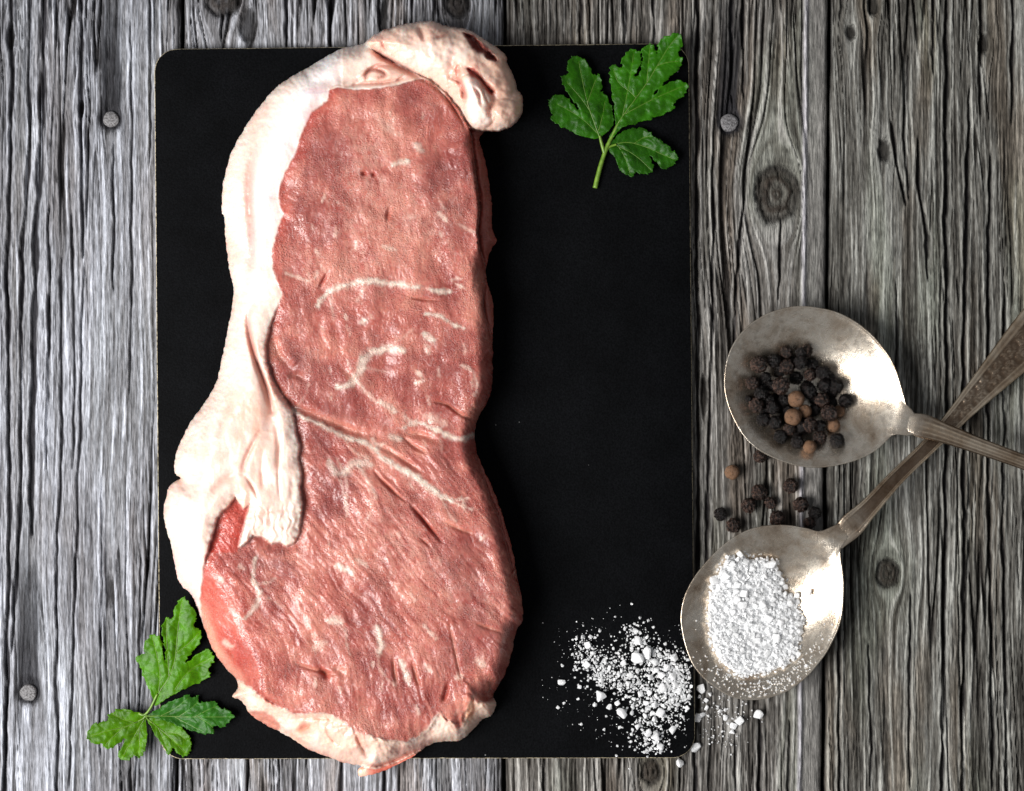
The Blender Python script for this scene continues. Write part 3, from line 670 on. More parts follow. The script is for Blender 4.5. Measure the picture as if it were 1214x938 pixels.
    # meat pockets inside the roll and the lower edge
    def pocket(poly, c, dep, m=1.0, e=2.0):
        nonlocal h, fc
        s_ = sdf(catmull(poly, 3), X, Y)+1.2*pn(X/5., Y/5., 115)
        a = sst(-e, e, s_)
        fc = mixc(fc, c, a*m); h = h-dep*sst(0, 5, s_)
    pocket([(548,38),(562,42),(574,54),(584,62),(590,72),(580,72),(572,64),(562,60),(555,50)], (.20, .036, .028), 13, .97)
    pocket([(566,48),(576,55),(581,63),(574,63),(567,57)], (.36, .10, .08), -6, .85)
    pocket([(553,80),(564,82),(576,98),(587,108),(580,112),(568,96),(558,90)], (.36, .055, .045), 8, .9)
    pocket([(504,31),(518,30),(524,36),(517,45),(505,42)], (.78, .50, .40), -2, .7)
    pocket([(540,75),(548,80),(546,95),(538,90)], (.66, .25, .18), 3, .7, 4)
    pocket([(293,845),(310,843),(326,852),(333,865),(318,864),(302,855)], (.58, .20, .15), 1.5, .85)
    pocket([(352,862),(366,858),(368,864),(357,870)], (.66, .24, .14), 2, .7, 3)
    pocket([(422,860),(436,868),(436,885),(424,880)], (.70, .38, .30), 1.5, .7, 3)
    pocket([(512,800),(528,790),(544,810),(540,840),(520,850),(514,830)], (.55, .16, .12), 0, .6, 4)
    pocket([(545,800),(566,800),(586,800),(586,830),(566,828)], (.32, .075, .06), 3, .85, 3)
    pocket([(549,823),(558,822),(564,836),(560,852),(550,850)], (.74, .34, .21), -3, .85, 3)
    pocket([(540,840),(549,850),(546,862),(538,852)], (.50, .12, .10), 2, .8)
    pocket([(460,890),(490,882),(512,876),(505,886),(480,897)], (.55, .25, .20), 2, .6)
    pocket([(340,876),(400,900),(425,908),(400,906),(360,890)], (.60, .24, .18), 0, .6)
    fc = mixc(fc, (.50, .085, .050), tail*.9); fc = mixc(fc, (.85, .55, .42), tail*blob(X, Y, 430, 916, 8))
    tb = sst(0, 3, dT)*(1-inL)*blob(X, Y, 452, 92, 34, 12)
    fc = mixc(fc, (.76, .40, .30), tb*.6)
    col = mixc(col, fc, np.zeros(X.shape)) if False else col+(fc-col)*fatmask[..., None]
    for (s_) in (s1, s2, s3):
        k = sst(-.8, 1.0, s_)*(1-inL)
        col = mixc(col, np.array([.36, .10, .075]), k*.85)
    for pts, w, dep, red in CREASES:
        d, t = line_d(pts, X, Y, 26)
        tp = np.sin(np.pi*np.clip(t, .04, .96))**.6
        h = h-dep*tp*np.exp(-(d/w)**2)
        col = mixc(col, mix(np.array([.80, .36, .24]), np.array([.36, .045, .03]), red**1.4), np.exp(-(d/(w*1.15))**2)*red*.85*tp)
    # ---- mesh
    ok = D > -.55
    cell = ok[:-1, :-1] & ok[1:, :-1] & ok[1:, 1:] & ok[:-1, 1:]
    gx = np.gradient(D, axis=1); gy = np.gradient(D, axis=0); gl = np.hypot(gx, gy)+1e-6
    sh = np.where(np.abs(D) < .8, -D, 0)
    Xs = X+gx/gl*sh*.9; Ys = Y+gy/gl*sh*.9
    h = np.maximum(h, 6)
    ndx = np.arange(X.size).reshape(X.shape)
    F = np.stack([ndx[:-1, :-1], ndx[1:, :-1], ndx[1:, 1:], ndx[:-1, 1:]], -1)[cell]
    lab = np.where((inF > .5) & (lab == 0), 1, lab)
    lab = np.where((fatmask > .5) & (dT > 0) & (inL < .5), 4, lab); lab = np.where(inL > .5, 2, lab); lab = np.where(inB > .5, 3, lab)
    lab = np.where(((s1 > 0) | (s2 > 0)) & (inL < .5), 5, lab)
    fl = lab.ravel()[F[:, 0]]
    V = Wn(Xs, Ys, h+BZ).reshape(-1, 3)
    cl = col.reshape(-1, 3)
    V, F, cl, xs, ys, hs, gxx, gyy = compress(V, F, cl, Xs.ravel(), Ys.ravel(), h.ravel(), (gx/gl).ravel(), (gy/gl).ravel())
    E, own = boundary(F); bv, inv = np.unique(E, return_inverse=True); inv = inv.reshape(E.shape)
    b0 = len(V)
    ins = 4.0
    low = Wn(xs[bv]+gxx[bv]*ins, ys[bv]+gyy[bv]*ins, np.full(len(bv), BZ+.3))
    mid = Wn(xs[bv]+gxx[bv]*.5, ys[bv]+gyy[bv]*.5, BZ+hs[bv]*.45)
    nb = len(bv)
    Fs = np.stack([E[:, 1], E[:, 0], b0+inv[:, 0], b0+inv[:, 1]], -1)
    Fs2 = np.stack([b0+inv[:, 1], b0+inv[:, 0], b0+nb+inv[:, 0], b0+nb+inv[:, 1]], -1)
    Vall = np.concatenate([V, mid, low]); Fall = np.concatenate([F, Fs, Fs2]); call = np.concatenate([cl, cl[bv], cl[bv]])
    lall = np.concatenate([fl, fl[own], fl[own]])
    tmp = make_mesh('tmp', Vall, Fall)
    nrm = np.empty(len(Vall)*3, np.float32); tmp.vertex_normals.foreach_get('vector', nrm); nrm = nrm.reshape(-1, 3)
    bpy.data.meshes.remove(tmp)
    root = tag(empty('raw_steak', W(410, 480, BT)), 'large raw boneless steak with white fat rim lying on the black board', 'steak')
    names = {0: ('lean_meat', M_LEAN), 1: ('fat_cap', M_FAT), 2: ('fat_roll', M_FAT), 3: ('fat_edge', M_FAT), 4: ('fat_strip', M_FAT), 5: ('under_muscle', M_LEAN)}
    for k in np.unique(lall):
        sel = lall == k
        if sel.sum() < 6: continue
        v, f, c, nn = compress(Vall, Fall[sel], call, nrm)
        nm, mt = names.get(int(k), ('fat_streak', M_LEAN))
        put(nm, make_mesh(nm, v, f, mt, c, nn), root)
steak()

# ------------------------------------------------------------------ parsley
def tube(pts, rad, n=7, flat=1.0):
    P = np.asarray(pts, float); V = []; F = []
    for i in range(len(P)):
        t = P[min(i+1, len(P)-1)]-P[max(i-1, 0)]; t = t/(np.linalg.norm(t)+1e-9)
        up = np.array([0, 0, 1.0]); a = np.cross(up, t); a /= np.linalg.norm(a)+1e-9; b = np.cross(t, a)
        for k in range(n):
            q = 2*math.pi*k/n; V.append(P[i]+rad[i]*(a*math.cos(q)+b*flat*math.sin(q)))
    for i in range(len(P)-1):
        for k in range(n): F.append((i*n+k, i*n+(k+1) % n, (i+1)*n+(k+1) % n, (i+1)*n+k))
    for e, s_ in ((0, -1), (len(P)-1, 1)):
        V.append(P[e]); c = len(V)-1
        for k in range(n):
            a_, b_ = e*n+k, e*n+(k+1) % n
            F.append((a_, c, b_, b_) if s_ < 0 else (b_, c, a_, a_))
    bm = bmesh.new(); vs = [bm.verts.new(v) for v in V]
    for f in F: bm.faces.new([vs[k] for k in dict.fromkeys(f)])
    bmesh.ops.recalc_face_normals(bm, faces=bm.faces)
    return bm
def bm_mesh(bm, name, mat, smooth=True):
    me = bpy.data.meshes.new(name); bm.to_mesh(me); bm.free(); me.materials.append(mat)
    if smooth:
        for p in me.polygons: p.use_smooth = True
    return me
M_STEM = mat_stem(); M_VEIN = mat_stem('parsley_vein', (.05, .11, .008), (.11, .20, .03))
M_LEAF = mat_leaf('parsley_leaf', None, None)

def leaflet(root, poly, veins, o, sc, zf, tone, seed):
    f = lambda pts: [((x/sc+o[0]), (y/sc+o[1])) for x, y in pts]
    P = catmull(f(poly), 3); VN = [f(v) for v in veins]
    st = .8
    x = np.arange(P[:, 0].min()-2, P[:, 0].max()+2, st); y = np.arange(P[:, 1].min()-2, P[:, 1].max()+2, st)
    X, Y = np.meshgrid(x, y); D, TT = seg_dist(P, X, Y, True); D = np.where(inside(P, X, Y), D, -D)
    # the lobes' small teeth
    per = np.linalg.norm(np.diff(P, axis=0, append=P[:1]), axis=1).sum(); q = (TT*per/9.5+.6*pn(TT*40, TT*0, seed)) % 1.0
    D = D-np.where(q < .75, q/.75, (1-q)/.25)*2.7*np.exp(-np.abs(D)/4.0)*sst(20, 45, np.hypot(X-P[0, 0], Y-P[0, 1]))+.5
    D = D+.9*pn(X/4.5, Y/4.5, seed)+.4*pn(X/2., Y/2., seed+1)
    vd = np.full(X.shape, 99.0); sd = np.full(X.shape, 99.0)
    for k, v in enumerate(VN):
        d, t = line_d(v, X, Y, 60); vd = np.minimum(vd, d)
        Pv = catmull(v, 4, False)
        for j in range(3, len(Pv)-1, 3):                   # fine side veins
            tn = Pv[min(j+1, len(Pv)-1)]-Pv[j-1]; tn /= np.linalg.norm(tn)
            for sg in (-1, 1):
                nn = np.array([-tn[1], tn[0]])*sg; e = Pv[j]+tn*9+nn*11
                d, t = line_d([Pv[j], (Pv[j]+e)/2+tn*1.0, e], X, Y, 20); sd = np.minimum(sd, d+t*.5)
    z = zf(X, Y)+1.7*np.tanh(vd/5.0)+2.2*fbm(X/22., Y/22., 3, seed+3)+.5*pn(X/6., Y/6., seed+5)-.35*np.exp(-(sd/.8)**2)
    z = z-1.6*sst(4, 0, D)*(pn(X/11., Y/11., seed+7)+.1)
    col = np.zeros(X.shape+(3,)); col[:] = tone
    n_ = fbm(X/20., Y/20., 3, seed+8)
    col = col*(1+.55*n_[..., None])
    col = mixc(col, np.array(tone)*np.array([2.4, 1.9, 2.2]), np.exp(-(vd/1.0)**2)*.6)
    col = mixc(col, np.array(tone)*np.array([2.0, 1.7, 1.9]), np.exp(-(sd/.7)**2)*.38)
    col = mixc(col, np.array(tone)*np.array([1.9, 1.6, 1.5]), sst(1.3, .2, D)*.4)
    ok = D > -.45
    cell = ok[:-1, :-1] & ok[1:, :-1] & ok[1:, 1:] & ok[:-1, 1:]
    gx = np.gradient(D, axis=1)/st; gy = np.gradient(D, axis=0)/st; gl = np.hypot(gx, gy)+1e-6
    sh = np.where(np.abs(D) < .65, -D, 0)*.9
    Xs = X+gx/gl*sh; Ys = Y+gy/gl*sh
    ndx = np.arange(X.size).reshape(X.shape)
    F = np.stack([ndx[:-1, :-1], ndx[1:, :-1], ndx[1:, 1:], ndx[:-1, 1:]], -1)[cell]
    V = Wn(Xs, Ys, z).reshape(-1, 3)
    V, F, c = compress(V, F, col.reshape(-1, 3))
    E, own = boundary(F); b0 = len(V)                      # real thickness: a second skin below and a rim
    low = V.copy(); low[:, 2] -= .9*S
    V2 = np.concatenate([V, low])
    F2 = np.concatenate([F, F[:, ::-1]+b0, np.stack([E[:, 1], E[:, 0], E[:, 0]+b0, E[:, 1]+b0], -1)])
    lf = put('leaflet', make_mesh('leaflet', V2, F2, M_LEAF, np.concatenate([c, c*np.array([1.1, 1.05, 1.1])])), root)
    for k, v in enumerate(VN):
        Pv = catmull(v, 6, False)
        dn = sdf(P, Pv[:, 0], Pv[:, 1]); Pv = Pv[(dn > .8) | (np.arange(len(Pv)) < 3)]
        if len(Pv) < 3: continue
        ix = np.clip(((Pv[:, 0]-x[0])/st).astype(int), 0, len(x)-1); iy = np.clip(((Pv[:, 1]-y[0])/st).astype(int), 0, len(y)-1)
        zz = z[iy, ix]; zz = np.convolve(np.pad(zz, 2, 'edge'), np.ones(5)/5, 'valid')+.15
        rad = np.linspace(.8 if k == 0 else .5, .25, len(Pv))*S
        ob = put('vein', bm_mesh(tube(Wn(Pv[:, 0], Pv[:, 1], zz), rad, 6, .7), 'vein', M_VEIN), root)
        ob.parent = lf; ob.matrix_parent_inverse = lf.matrix_parent_inverse.copy()
        ob.matrix_parent_inverse = Matrix.Translation(root.location).inverted(); ob.matrix_parent_inverse = Matrix.Identity(4)
        ob.data.transform(Matrix.Identity(4))
    return lf
def stem(root, pts, r0, r1, o, sc, zs):
    P = catmull([(x/sc+o[0], y/sc+o[1]) for x, y in pts], 6, False)
    z = np.interp(np.linspace(0, 1, len(P)), np.linspace(0, 1, len(zs)), zs)
    rad = np.linspace(r0, r1, len(P))*S
    put('stem', bm_mesh(tube(Wn(P[:, 0], P[:, 1], z), rad, 10), 'stem', M_STEM), root)

def sprig_top():
    o, sc = (630, 20), 4.264
    root = tag(empty('parsley_sprig', W(717, 179, BT)), 'dark green parsley sprig with three leaflets at the upper right corner of the black board', 'parsley')
    b = BT+4
    dk = (.014, .076, .001)
    leaflet(root, [(348,606),(300,612),(200,582),(120,540),(90,512),(105,495),(88,460),(85,420),(130,390),(180,402),(213,438),(238,466),(190,400),(158,345),(150,298),(180,295),(178,235),(205,200),(240,195),(290,235),(315,290),(345,290),(360,335),(358,372),(385,400),(412,475),(415,530),(390,572)],
            [[(345,610),(320,540),(285,440),(260,330),(240,225)],[(335,590),(280,535),(220,490),(130,440)],[(340,575),(360,500),(372,430)],[(300,480),(250,410),(180,330)],[(285,430),(310,360),(330,310)]], o, sc,
            lambda X, Y: b+.085*np.hypot(X-712, Y-162)+2.5*np.sin((X-Y)/17.), dk, 120)
    leaflet(root, [(378,655),(405,590),(428,545),(410,430),(395,330),(393,270),(413,237),(455,255),(452,212),(488,170),(520,160),(553,182),(558,222),(540,268),(524,302),(548,275),(562,210),(553,168),(600,132),(628,158),(640,182),(635,140),(660,105),(700,88),(738,78),(763,100),(765,150),(742,188),(765,210),(755,258),(700,310),(655,352),(622,388),(680,338),(740,318),(792,338),(793,362),(772,400),(724,438),(730,465),(680,490),(600,520),(520,545),(460,557),(420,598),(392,648)],
            [(lambda: [(378,660),(420,570),(465,498),(530,410),(590,325),(650,225),(690,160),(738,98)])(),[(462,500),(478,420),(495,330),(518,185)],[(475,490),(560,445),(650,400),(770,350)],[(585,330),(590,260),(600,150)],[(530,410),(500,380),(440,330),(415,265)],[(640,245),(690,230),(745,225)]], o, sc,
            lambda X, Y: b+1+.085*np.hypot(X-717, Y-175)+2.5*np.sin((X+Y)/19.)+5*sst(60, 40, Y), (.017, .092, .001), 140)
    leaflet(root, [(384,662),(420,620),(460,582),(520,558),(588,570),(622,602),(650,615),(690,650),(735,690),(742,725),(700,762),(665,772),(628,735),(600,706),(621,755),(612,788),(570,800),(530,790),(515,812),(480,800),(450,775),(430,722),(402,685)],
            [[(384,662),(440,640),(500,636),(580,658),(650,690),(725,722)],[(430,650),(500,685),(555,725),(608,778)],[(440,655),(475,715),(500,795)],[(520,640),(570,610),(610,605)]], o, sc,
            lambda X, Y: b-1+.075*np.hypot(X-722, Y-176)+1.5*np.sin((X-Y)/14.), (.011, .062, .001), 160)
    stem(root, [(322,866),(345,770),(372,685),(400,620),(440,540)], 2.9, 2.0, o, sc, [BT+3, BT+4, BT+5, BT+6, BT+8])
    stem(root, [(370,690),(355,640),(345,600)], 2.3, 1.5, o, sc, [BT+5, BT+6, BT+6.5])
    stem(root, [(372,690),(392,660),(430,645)], 1.9, 1.2, o, sc, [BT+5, BT+5, BT+5.5])
def sprig_bottom():
    o, sc = (90, 690), 4.262
    root = tag(empty('parsley_sprig', W(172, 848, 1)), 'bright green parsley sprig with four leaflets across the lower left board corner', 'parsley')
    z0 = BT+5; lt = (.044, .145, .0005)
    leaflet(root, [(398,618),(386,575),(360,520),(325,440),(303,392),(310,368),(345,362),(338,322),(372,272),(398,262),(433,290),(450,345),(446,392),(440,300),(430,240),(440,200),(465,170),(485,182),(500,120),(538,72),(565,95),(602,150),(612,190),(600,220),(630,240),(637,280),(610,335),(572,378),(556,408),(615,362),(670,335),(693,368),(700,400),(668,440),(686,465),(650,500),(580,530),(520,555),(450,592),(412,622)],
            [[(395,620),(420,560),(465,490),(500,400),(510,300),(520,200),(538,90)],[(418,560),(425,460),(405,350),(385,275)],[(500,545),(545,480),(600,430),(685,385)],[(470,485),(465,380),(458,260),(460,190)],[(505,360),(560,320),(620,260)]], o, sc,
            lambda X, Y: z0+1+.10*np.hypot(X-182, Y-835)+2*np.sin((X-Y*.4)/11.)-5*sst(222, 240, X), lt, 180)
    leaflet(root, [(350,682),(310,660),(250,645),(200,640),(190,657),(155,666),(160,695),(125,706),(80,722),(50,775),(60,800),(100,825),(130,820),(145,845),(175,845),(215,822),(247,793),(222,838),(208,878),(225,900),(265,905),(298,880),(320,895),(350,850),(357,780),(355,720)],
            [[(350,684),(300,712),(240,735),(160,752),(75,780)],[(346,692),(318,740),(290,790),(232,890)],[(300,712),(230,690),(185,665)],[(240,735),(180,790),(150,825)],[(318,740),(322,810),(318,875)]], o, sc,
            lambda X, Y: z0-2+.05*np.hypot(X-172, Y-850)+1.6*np.sin((X+Y)/12.), (.046, .135, .0005), 200)
    leaflet(root, [(365,677),(420,640),(480,602),(535,580),(574,563),(582,582),(625,572),(624,605),(680,600),(718,612),(720,632),(780,645),(790,665),(810,680),(766,715),(760,737),(700,735),(702,765),(640,770),(560,745),(480,710),(420,690)],
            [[(365,677),(450,678),(560,682),(680,682),(790,682)],[(430,676),(500,640),(570,585)],[(520,680),(580,640),(624,600)],[(600,682),(660,650),(715,625)],[(500,682),(570,720),(640,755)],[(620,684),(670,715),(700,745)]], o, sc,
            lambda X, Y: z0-1+.07*np.hypot(X-175, Y-849)+1.6*np.sin((X-Y)/10.), (.016, .082, .005), 220)
    leaflet(root, [(360,690),(380,730),(400,772),(438,830),(455,866),(470,874),(484,862),(490,845),(530,880),(552,885),(576,865),(588,830),(575,780),(532,730),(470,705),(410,690)],
            [[(362,690),(415,735),(470,780),(520,830),(552,865)],[(415,735),(440,790),(462,850)],[(450,765),(510,765),(560,800)]], o, sc,
            lambda X, Y: z0-3+.045*np.hypot(X-175, Y-852)+1.3*np.sin((X+Y)/9.), (.040, .122, .0005), 240)
    stem(root, [(318,664),(345,672),(375,640),(412,565)], 1.7, 1.3, o, sc, [z0-1, z0, z0+1, z0+3])
    stem(root, [(352,676),(380,678),(420,676)], 1.5, .9, o, sc, [z0, z0, z0+.5])
    stem(root, [(352,676),(362,692),(385,712)], 1.3, .9, o, sc, [z0, z0-.5, z0-1])
    stem(root, [(352,676),(340,690),(315,704)], 1.3, .9, o, sc, [z0, z0-.5, z0-.5])
sprig_top(); sprig_bottom()

# ------------------------------------------------------------------ spoons
class Bowl:
    def __init__(s, outline, cen, axis, depth, cap, th=2.6, z0=.4):
        s.c = np.array(cen, float); s.ax = np.array(axis, float)/np.linalg.norm(axis); s.depth = depth; s.th = th; s.z0 = z0; s.cap = cap
        P = catmull(outline, 6); a = np.arctan2(P[:, 1]-cen[1], P[:, 0]-cen[0]); r = np.hypot(P[:, 0]-cen[0], P[:, 1]-cen[1])
        k = np.argsort(a); s.a = a[k]; s.r = r[k]
    def R(s, phi):
        phi = (phi+np.pi) % (2*np.pi)-np.pi
        return np.interp(phi, s.a, s.r, period=2*np.pi)
    def rimz(s, phi):
        d = np.cos(phi-math.atan2(s.ax[1], s.ax[0]))
        return s.z0+s.th+s.depth+0*d
    def R0(s, phi):
        g = np.linspace(-np.pi, np.pi, 180, endpoint=False); q = np.minimum(s.R(g), s.cap); k = np.hanning(21); k /= k.sum()
        q = np.convolve(np.concatenate([q[-10:], q, q[:10]]), k, 'valid')
        return np.interp((phi+np.pi) % (2*np.pi)-np.pi, g, q, period=2*np.pi)
    def top(s, rho, phi):
        q = rho*s.R(phi)/s.R0(phi); k = 9.0
        return s.rimz(phi)-s.depth*np.log1p(np.exp(k*(1-q**2.3)))/k
    def z_at(s, X, Y):
        dx, dy = X-s.c[0], Y-s.c[1]; p = np.arctan2(dy, dx); return s.top(np.clip(np.hypot(dx, dy)/s.R(p), 0, 1), p)
    def mesh(s):
        n, m = 180, 46
        phi = np.linspace(-np.pi, np.pi, n, endpoint=False)
        rho = np.concatenate([[.001], np.linspace(0, 1, m)[1:]**.85])
        V = []
        R = s.R(phi)
        for q in rho: V.append(Wn(s.c[0]+q*R*np.cos(phi), s.c[1]+q*R*np.sin(phi), s.top(q, phi)))
        rz = s.rimz(phi)
        edge = s.top(1.0, phi); dp = np.abs((phi-math.atan2(s.ax[1], s.ax[0])+np.pi) % (2*np.pi)-np.pi); lip = sst(.12, .26, dp)
        for off, dz in ((.6, .75), (1.5, .9), (2.2, .1), (1.9, -1.4)):
            off = off*lip
            V.append(Wn(s.c[0]+(R+off)*np.cos(phi), s.c[1]+(R+off)*np.sin(phi), edge+dz*lip-(1-lip)*(.3 if dz > 0 else 1.2)))
        for q in rho[::-1]: V.append(Wn(s.c[0]+q*(R+1.0)*np.cos(phi), s.c[1]+q*(R+1.0)*np.sin(phi), s.top(q, phi)-s.th))
        V = np.array(V); k = len(V); idx = np.arange(k*n).reshape(k, n)
        F = np.stack([idx[:-1], idx[1:], np.roll(idx[1:], -1, 1), np.roll(idx[:-1], -1, 1)], -1).reshape(-1, 4)
        return V.reshape(-1, 3), F[:, ::-1]
def fix(V, F, name, mat):
    bm = bmesh.new(); vs = [bm.verts.new(v) for v in V]
    for f in F:
        try: bm.faces.new([vs[k] for k in dict.fromkeys(f)])
        except ValueError: pass
    bmesh.ops.recalc_face_normals(bm, faces=bm.faces)
    return bm_mesh(bm, name, mat)
def handle(cl, hw, zc, prof, nseg=200, nac=41, th=4.5):
    """cl centre line (pixels), half widths, centre heights; prof(s, v, d) gives the relief of the top in pixels"""
    P = catmull(cl, 20, False); s_ = np.concatenate([[0], np.cumsum(np.linalg.norm(np.diff(P, axis=0), axis=1))]); s_ /= s_[-1]
    t = np.linspace(0, 1, nseg); x = np.interp(t, s_, P[:, 0]); y = np.interp(t, s_, P[:, 1])
    tx = np.gradient(x); ty = np.gradient(y); l = np.hypot(tx, ty); nx, ny = -ty/l, tx/l
    w = np.interp(t, np.linspace(0, 1, len(hw)), hw); k = np.ones(9)/9; w = np.convolve(np.pad(w, 4, 'edge'), k, 'valid')
    z = np.interp(t, np.linspace(0, 1, len(zc)), zc); k = np.ones(25)/25; z = np.convolve(np.pad(z, 12, 'edge'), k, 'valid')
    z = z-3.2*(1-sst(0, .075, t)); endt = np.clip((1-t)/.03, 0, 1); w = w*np.sqrt(1-(1-endt)**2)+.3
    L = np.hypot(np.diff(x), np.diff(y)).sum()
    v = np.linspace(-1, 1, nac)
    T, Vv = np.meshgrid(t, v, indexing='ij')
    X = x[:, None]+nx[:, None]*w[:, None]*Vv; Y = y[:, None]+ny[:, None]*w[:, None]*Vv
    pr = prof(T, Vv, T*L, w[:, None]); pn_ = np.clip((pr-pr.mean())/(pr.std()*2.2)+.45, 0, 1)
    ztop = z[:, None]+th*.5*np.sqrt(np.clip(1-Vv**6, 0, 1))+pr
    zbot = z[:, None]-th*.5*np.sqrt(np.clip(1-Vv**4, 0, 1))
    A = Wn(X, Y, ztop).reshape(-1, 3); B = Wn(X[:, 1:-1], Y[:, 1:-1], zbot[:, 1:-1]).reshape(-1, 3)
    idx = np.arange(nseg*nac).reshape(nseg, nac); bi = nseg*nac+np.arange(nseg*(nac-2)).reshape(nseg, nac-2)
    full = np.concatenate([idx, bi[:, ::-1]], 1)
    F = np.stack([full[:-1], full[1:], np.roll(full[1:], -1, 1), np.roll(full[:-1], -1, 1)], -1).reshape(-1, 4)
    m = full.shape[1]
    V = np.concatenate([A, B, A.reshape(nseg, nac, 3)[[0, -1]].mean(1)])
    cap = [(full[0, j], full[0, (j+1) % m], len(V)-2, len(V)-2) for j in range(m)]+[(full[-1, j], full[-1, (j+1) % m], len(V)-1, len(V)-1) for j in range(m)]
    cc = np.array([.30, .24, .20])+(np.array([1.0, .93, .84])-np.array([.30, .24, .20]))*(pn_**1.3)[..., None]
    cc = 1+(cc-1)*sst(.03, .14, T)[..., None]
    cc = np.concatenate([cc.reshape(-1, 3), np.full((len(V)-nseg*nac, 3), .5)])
    return V, np.concatenate([F, np.array(cap)]), cc

B1 = Bowl([(860.5,456),(863,430),(872,407),(888,388),(908,375),(930,367.5),(948,365),(970,367),(991,372),(1013,383),(1032,398),(1046,414),(1056,429),(1063,446),(1068,463),(1074,480),(1084,490),(1085,515),(1060,515),(1049,522),(1039,531),(1026,539),(1011,545),(991,550),(970,552.5),(949,551),(930,546),(911,538),(895,528),(882,514),(872,497),(864,477)],
          (958, 459), (1, .36), 37, 110)
B2 = Bowl([(809,736),(811,716),(817,699),(827,682),(841,665),(856,650),(872,638),(888,630),(903,626),(920,624.5),(937,625),(955,628),(972,630),(985,625),(993,620),(1006,634),(998,645),(995,660),(997,675),(998.5,692),(998,710),(996.5,728),(992,745),(985,760),(978,773),(969,785),(959,797),(947,808),(932,818),(916,824),(904,827),(893,828),(879,827),(865,823),(851,815),(838,805),(828,794),(820,781),(813,760)],
          (906, 726), (.66, -.75), 37, 106)
def spoons():
    for B, label, cl, hw, zc, prof in (
        (B1, 'tarnished silver spoon holding black peppercorns, its slim handle lying across the other spoon',
         [(1066,498),(1078,501),(1100,507),(1125,515.5),(1170,532),(1214,548),(1280,572),(1360,600)], [9,14.6,11.6,10.2,9.3,8.8,8.6,8.6,9,10,11,12.5], [39.4,39.2,38.6,38,37,36,34,30,24,17,10],
         lambda T, v, d, w: sst(.06, .16, T)*(1.0*np.exp(-((np.abs(v)-.80)/.10)**2)+.9*np.exp(-((np.abs(v)-.42)/.09)**2)+.6*np.exp(-(v/.09)**2)+.15*pn(d/6., v*9, 230))+1.6*(1-v*v)*sst(.03, .12, T)),
        (B2, 'tarnished silver spoon holding coarse white salt, with embossed ornament on its wide handle',
         [(990,644),(1002,631),(1032,600),(1062,567),(1095,535),(1123,506),(1166,459),(1214,408),(1250,370),(1290,330)], [10,15.5,11.5,10.2,9.4,9.1,9.6,10.8,13.0,16.2,19.5,23,26.5,29,30,29,24], [39.4,39.0,38.0,33,27,21.5,17.5,14.5,12,10,8,7],
         lambda T, v, d, w: sst(.04, .12, T)*(2.3*np.exp(-((np.abs(v)-.88)/.09)**2)+.9*np.exp(-((np.abs(v)-.62)/.05)**2)-1.8*sst(.6, .5, np.abs(v))
             + sst(185, 215, d)*sst(.58, .50, np.abs(v))*(1.5*np.abs(np.sin(np.hypot(((d+6*np.sign(v)) % 24)-12, (np.abs(v)*w-6.5))*1.0))*sst(13, 7, np.hypot(((d+6*np.sign(v)) % 24)-12, (np.abs(v)*w-6.5)))+.8*pn(d/3., v*w/3., 231)))+.25*pn(d/8., v*5, 232)+.6*(1-v*v)*sst(.03, .12, T))):
        root = tag(empty('spoon', W(B.c[0], B.c[1], 0)), label, 'spoon', 'two old silver spoons')
        V, F = B.mesh(); put('bowl', fix(V, F, 'bowl', M_SILVER), root)
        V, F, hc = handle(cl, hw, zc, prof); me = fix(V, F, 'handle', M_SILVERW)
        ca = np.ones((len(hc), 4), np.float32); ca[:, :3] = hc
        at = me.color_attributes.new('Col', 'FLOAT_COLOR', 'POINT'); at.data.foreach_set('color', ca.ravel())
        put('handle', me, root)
spoons()

# ------------------------------------------------------------------ peppercorns
PK = {}
def pepper_mesh(kind, var):
    if (kind, var) in PK: return PK[(kind, var)]
    bm = bmesh.new(); bmesh.ops.create_icosphere(bm, subdivisions=5 if False else 4, radius=1.0)
    P = np.array([v.co for v in bm.verts])
    sd = var*7+{'black': 0, 'brown': 40, 'tan': 80}[kind]
    th = np.arctan2(P[:, 1], P[:, 0]); q = P*1.0
    def n3(s, k): return (pn(P[:, 0]*s+3*k, P[:, 1]*s+P[:, 2]*s*.7, sd+k)+pn(P[:, 1]*s+5, P[:, 2]*s-P[:, 0]*s*.6, sd+k+1))*.7
    if kind == 'tan': d = 1+.05*n3(1.5, 1)+.025*n3(5, 2); rg = sst(.1, .0, np.abs(n3(4, 5)))*.25; d = d-.02*rg
    else:
        a = np.abs(n3(2.1, 1)); b = np.abs(n3(4.2, 3)); rg = sst(.22, .0, a)*.9+sst(.2, 0, b)*.5
        d = .84+.21*np.clip(rg, 0, 1.2)+.07*n3(1.2, 7)
        rg = rg
    for v, k in zip(bm.verts, d): v.co = v.co*float(k)
    me = bpy.data.meshes.new('peppercorn'); bm.to_mesh(me); bm.free()
    for p in me.polygons: p.use_smooth = True
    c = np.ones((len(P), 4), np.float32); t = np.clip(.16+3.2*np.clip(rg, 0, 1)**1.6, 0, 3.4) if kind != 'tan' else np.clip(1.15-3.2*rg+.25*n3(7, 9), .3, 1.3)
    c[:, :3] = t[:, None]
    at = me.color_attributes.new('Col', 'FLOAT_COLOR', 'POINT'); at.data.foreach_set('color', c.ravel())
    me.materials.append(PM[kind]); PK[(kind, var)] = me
    return me
PM = {'black': mat_pepper('black_pepper_skin', (.0022, .002, .002), (.014, .009, .008)),
      'brown': mat_pepper('brown_pepper_skin', (.006, .0038, .003), (.062, .036, .027)),
      'tan': mat_pepper('tan_pepper_skin', (.10, .048, .025), (.29, .17, .10))}
